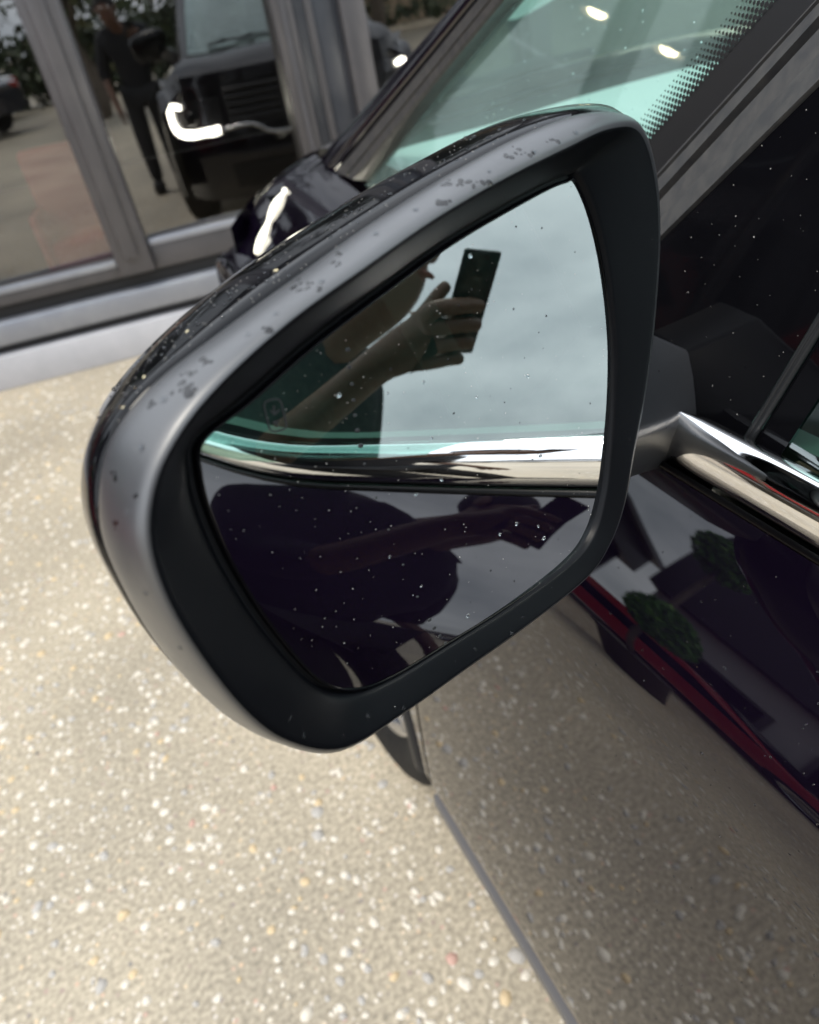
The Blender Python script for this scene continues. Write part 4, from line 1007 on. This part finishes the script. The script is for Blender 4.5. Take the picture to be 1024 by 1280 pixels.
for i, (ln, dd) in enumerate(((.94, .046), (1.0, .073), (.96, .100), (.82, .125))):
    r = (.0122, .0128, .0122, .0108)[i]
    J[f'a{i}'] = (cpt(.064, dd+.018, -.007), r*1.1); J[f'b{i}'] = (cpt(.050, dd+.010, .0055), r*1.05); J[f'c{i}'] = (cpt(.050-.052*ln, dd+.006, .0048), r*.95); J[f'd{i}'] = (cpt(.050-.084*ln, dd+.008, .0040), r*.8)
    E_ += [('pmR', f'a{i}'), (f'a{i}', f'b{i}'), (f'b{i}', f'c{i}'), (f'c{i}', f'd{i}')]
    q_ = .165-.024*i
    J[f'e{i}'] = (B(-.245, q_, .715), .0098); J[f'f{i}'] = (B(-.232, q_+.006, .672), .0092); J[f'g{i}'] = (B(-.212, q_+.010, .648), .0078)
    E_ += [('pmL', f'e{i}'), (f'e{i}', f'f{i}'), (f'f{i}', f'g{i}')]
J['t0'] = (cpt(.056, .086, -.027), .0130); J['t1'] = (cpt(.038, .054, -.0285), .0110); J['t2'] = (cpt(.020, .034, -.0285), .0092)
E_ += [('pmR', 't0'), ('t0', 't1'), ('t1', 't2')]
J['u0'] = (B(-.225, .165, .765), .0125); J['u1'] = (B(-.205, .185, .728), .0105); J['u2'] = (B(-.195, .195, .695), .009)
E_ += [('pmL', 'u0'), ('u0', 'u1'), ('u1', 'u2')]
for k_, q_ in (('pel', (.11, .08)), ('wai', (.10, .075)), ('che', (.125, .08)), ('hpR', .075), ('hpL', .075), ('shR', .045), ('shL', .045), ('elR', .038), ('elL', .038), ('anR', .036), ('anL', .036), ('toR', (.028, .022)), ('toL', (.028, .022))): J[k_] = (J[k_][0], q_)
body = skinned('body', J, E_, 'pel', SKIN, pe)
# clothing grown over the same skeleton
Jk = {k: (J[k][0], np.array(J[k][1] if hasattr(J[k][1], '__len__') else (J[k][1],)*2)+(.05 if k in ('pel', 'wai', 'che') else .026)) for k in ('pel', 'wai', 'che', 'shR', 'elR', 'shL', 'elL')}
Jk['nk0'] = (J['nk0'][0]+V(0, 0, .02), .075); Jk['cuR'] = (elb+(wrist-elb)*.30, .046); Jk['pel'] = (B(0, 0, .84), (.175, .135)); Jk['cuL'] = (elL+(wrL-elL)*.30, .046)
skinned('jacket', Jk, [('pel', 'wai'), ('wai', 'che'), ('che', 'nk0'), ('che', 'shR'), ('shR', 'elR'), ('elR', 'cuR'), ('che', 'shL'), ('shL', 'elL'), ('elL', 'cuL')], 'pel', JACK, pe)
Jt = {k: (J[k][0], np.array((J[k][1] if hasattr(J[k][1], '__len__') else (J[k][1],)*2))+(.045 if k == 'pel' else .026)) for k in ('pel', 'hpR', 'knR', 'anR', 'hpL', 'knL', 'anL')}
skinned('trousers', Jt, [('pel', 'hpR'), ('hpR', 'knR'), ('knR', 'anR'), ('pel', 'hpL'), ('hpL', 'knL'), ('knL', 'anL')], 'pel', TROU, pe)
for s in (1, -1):
    v, f = box(-.056, .056, -.105, .215, 0, .115, .04); mk('shoe', [tuple(B(.115*s+p[0], p[1], p[2])) for p in v], f, RUBBER, pe)
def hp(a, b_, z): return tuple(B(-.072+a, .243+b_, 1.55+z))
def ell(c, r, k=14, z0=-1, z1=1):
    L = []
    for a in np.linspace(-math.pi/2, math.pi/2, k):
        if not (z0 <= math.sin(a) <= z1): continue
        L.append([(c[0]+r[0]*math.cos(a)*math.cos(q), c[1]+r[1]*math.cos(a)*math.sin(q), c[2]+r[2]*math.sin(a)) for q in np.linspace(0, 2*math.pi, 21)[:-1]])
    v, f = loft(L, True, True, True); return [hp(*p) for p in v], f
mk('hair', *ell((0, -.022, .035), (.088, .098, .092)), mat('black_hair', (.01, .009, .008), .6, bump=(200, .4, .004)), pe)
for s in (1, -1):
    mk('eye', *ell((.032*s, .090, .0), (.012, .008, .008), 8), mat('eye_white', (.6, .6, .58), .2), pe)
    mk('ear', *ell((.083*s, .0, -.01), (.012, .02, .03), 8), SKIN, pe)
mk('nose', *ell((0, .102, -.025), (.014, .018, .024), 8), SKIN, pe)
mk('mouth', *ell((0, .092, -.065), (.024, .006, .006), 8), mat('lip_skin', (.25, .09, .07), .5), pe)
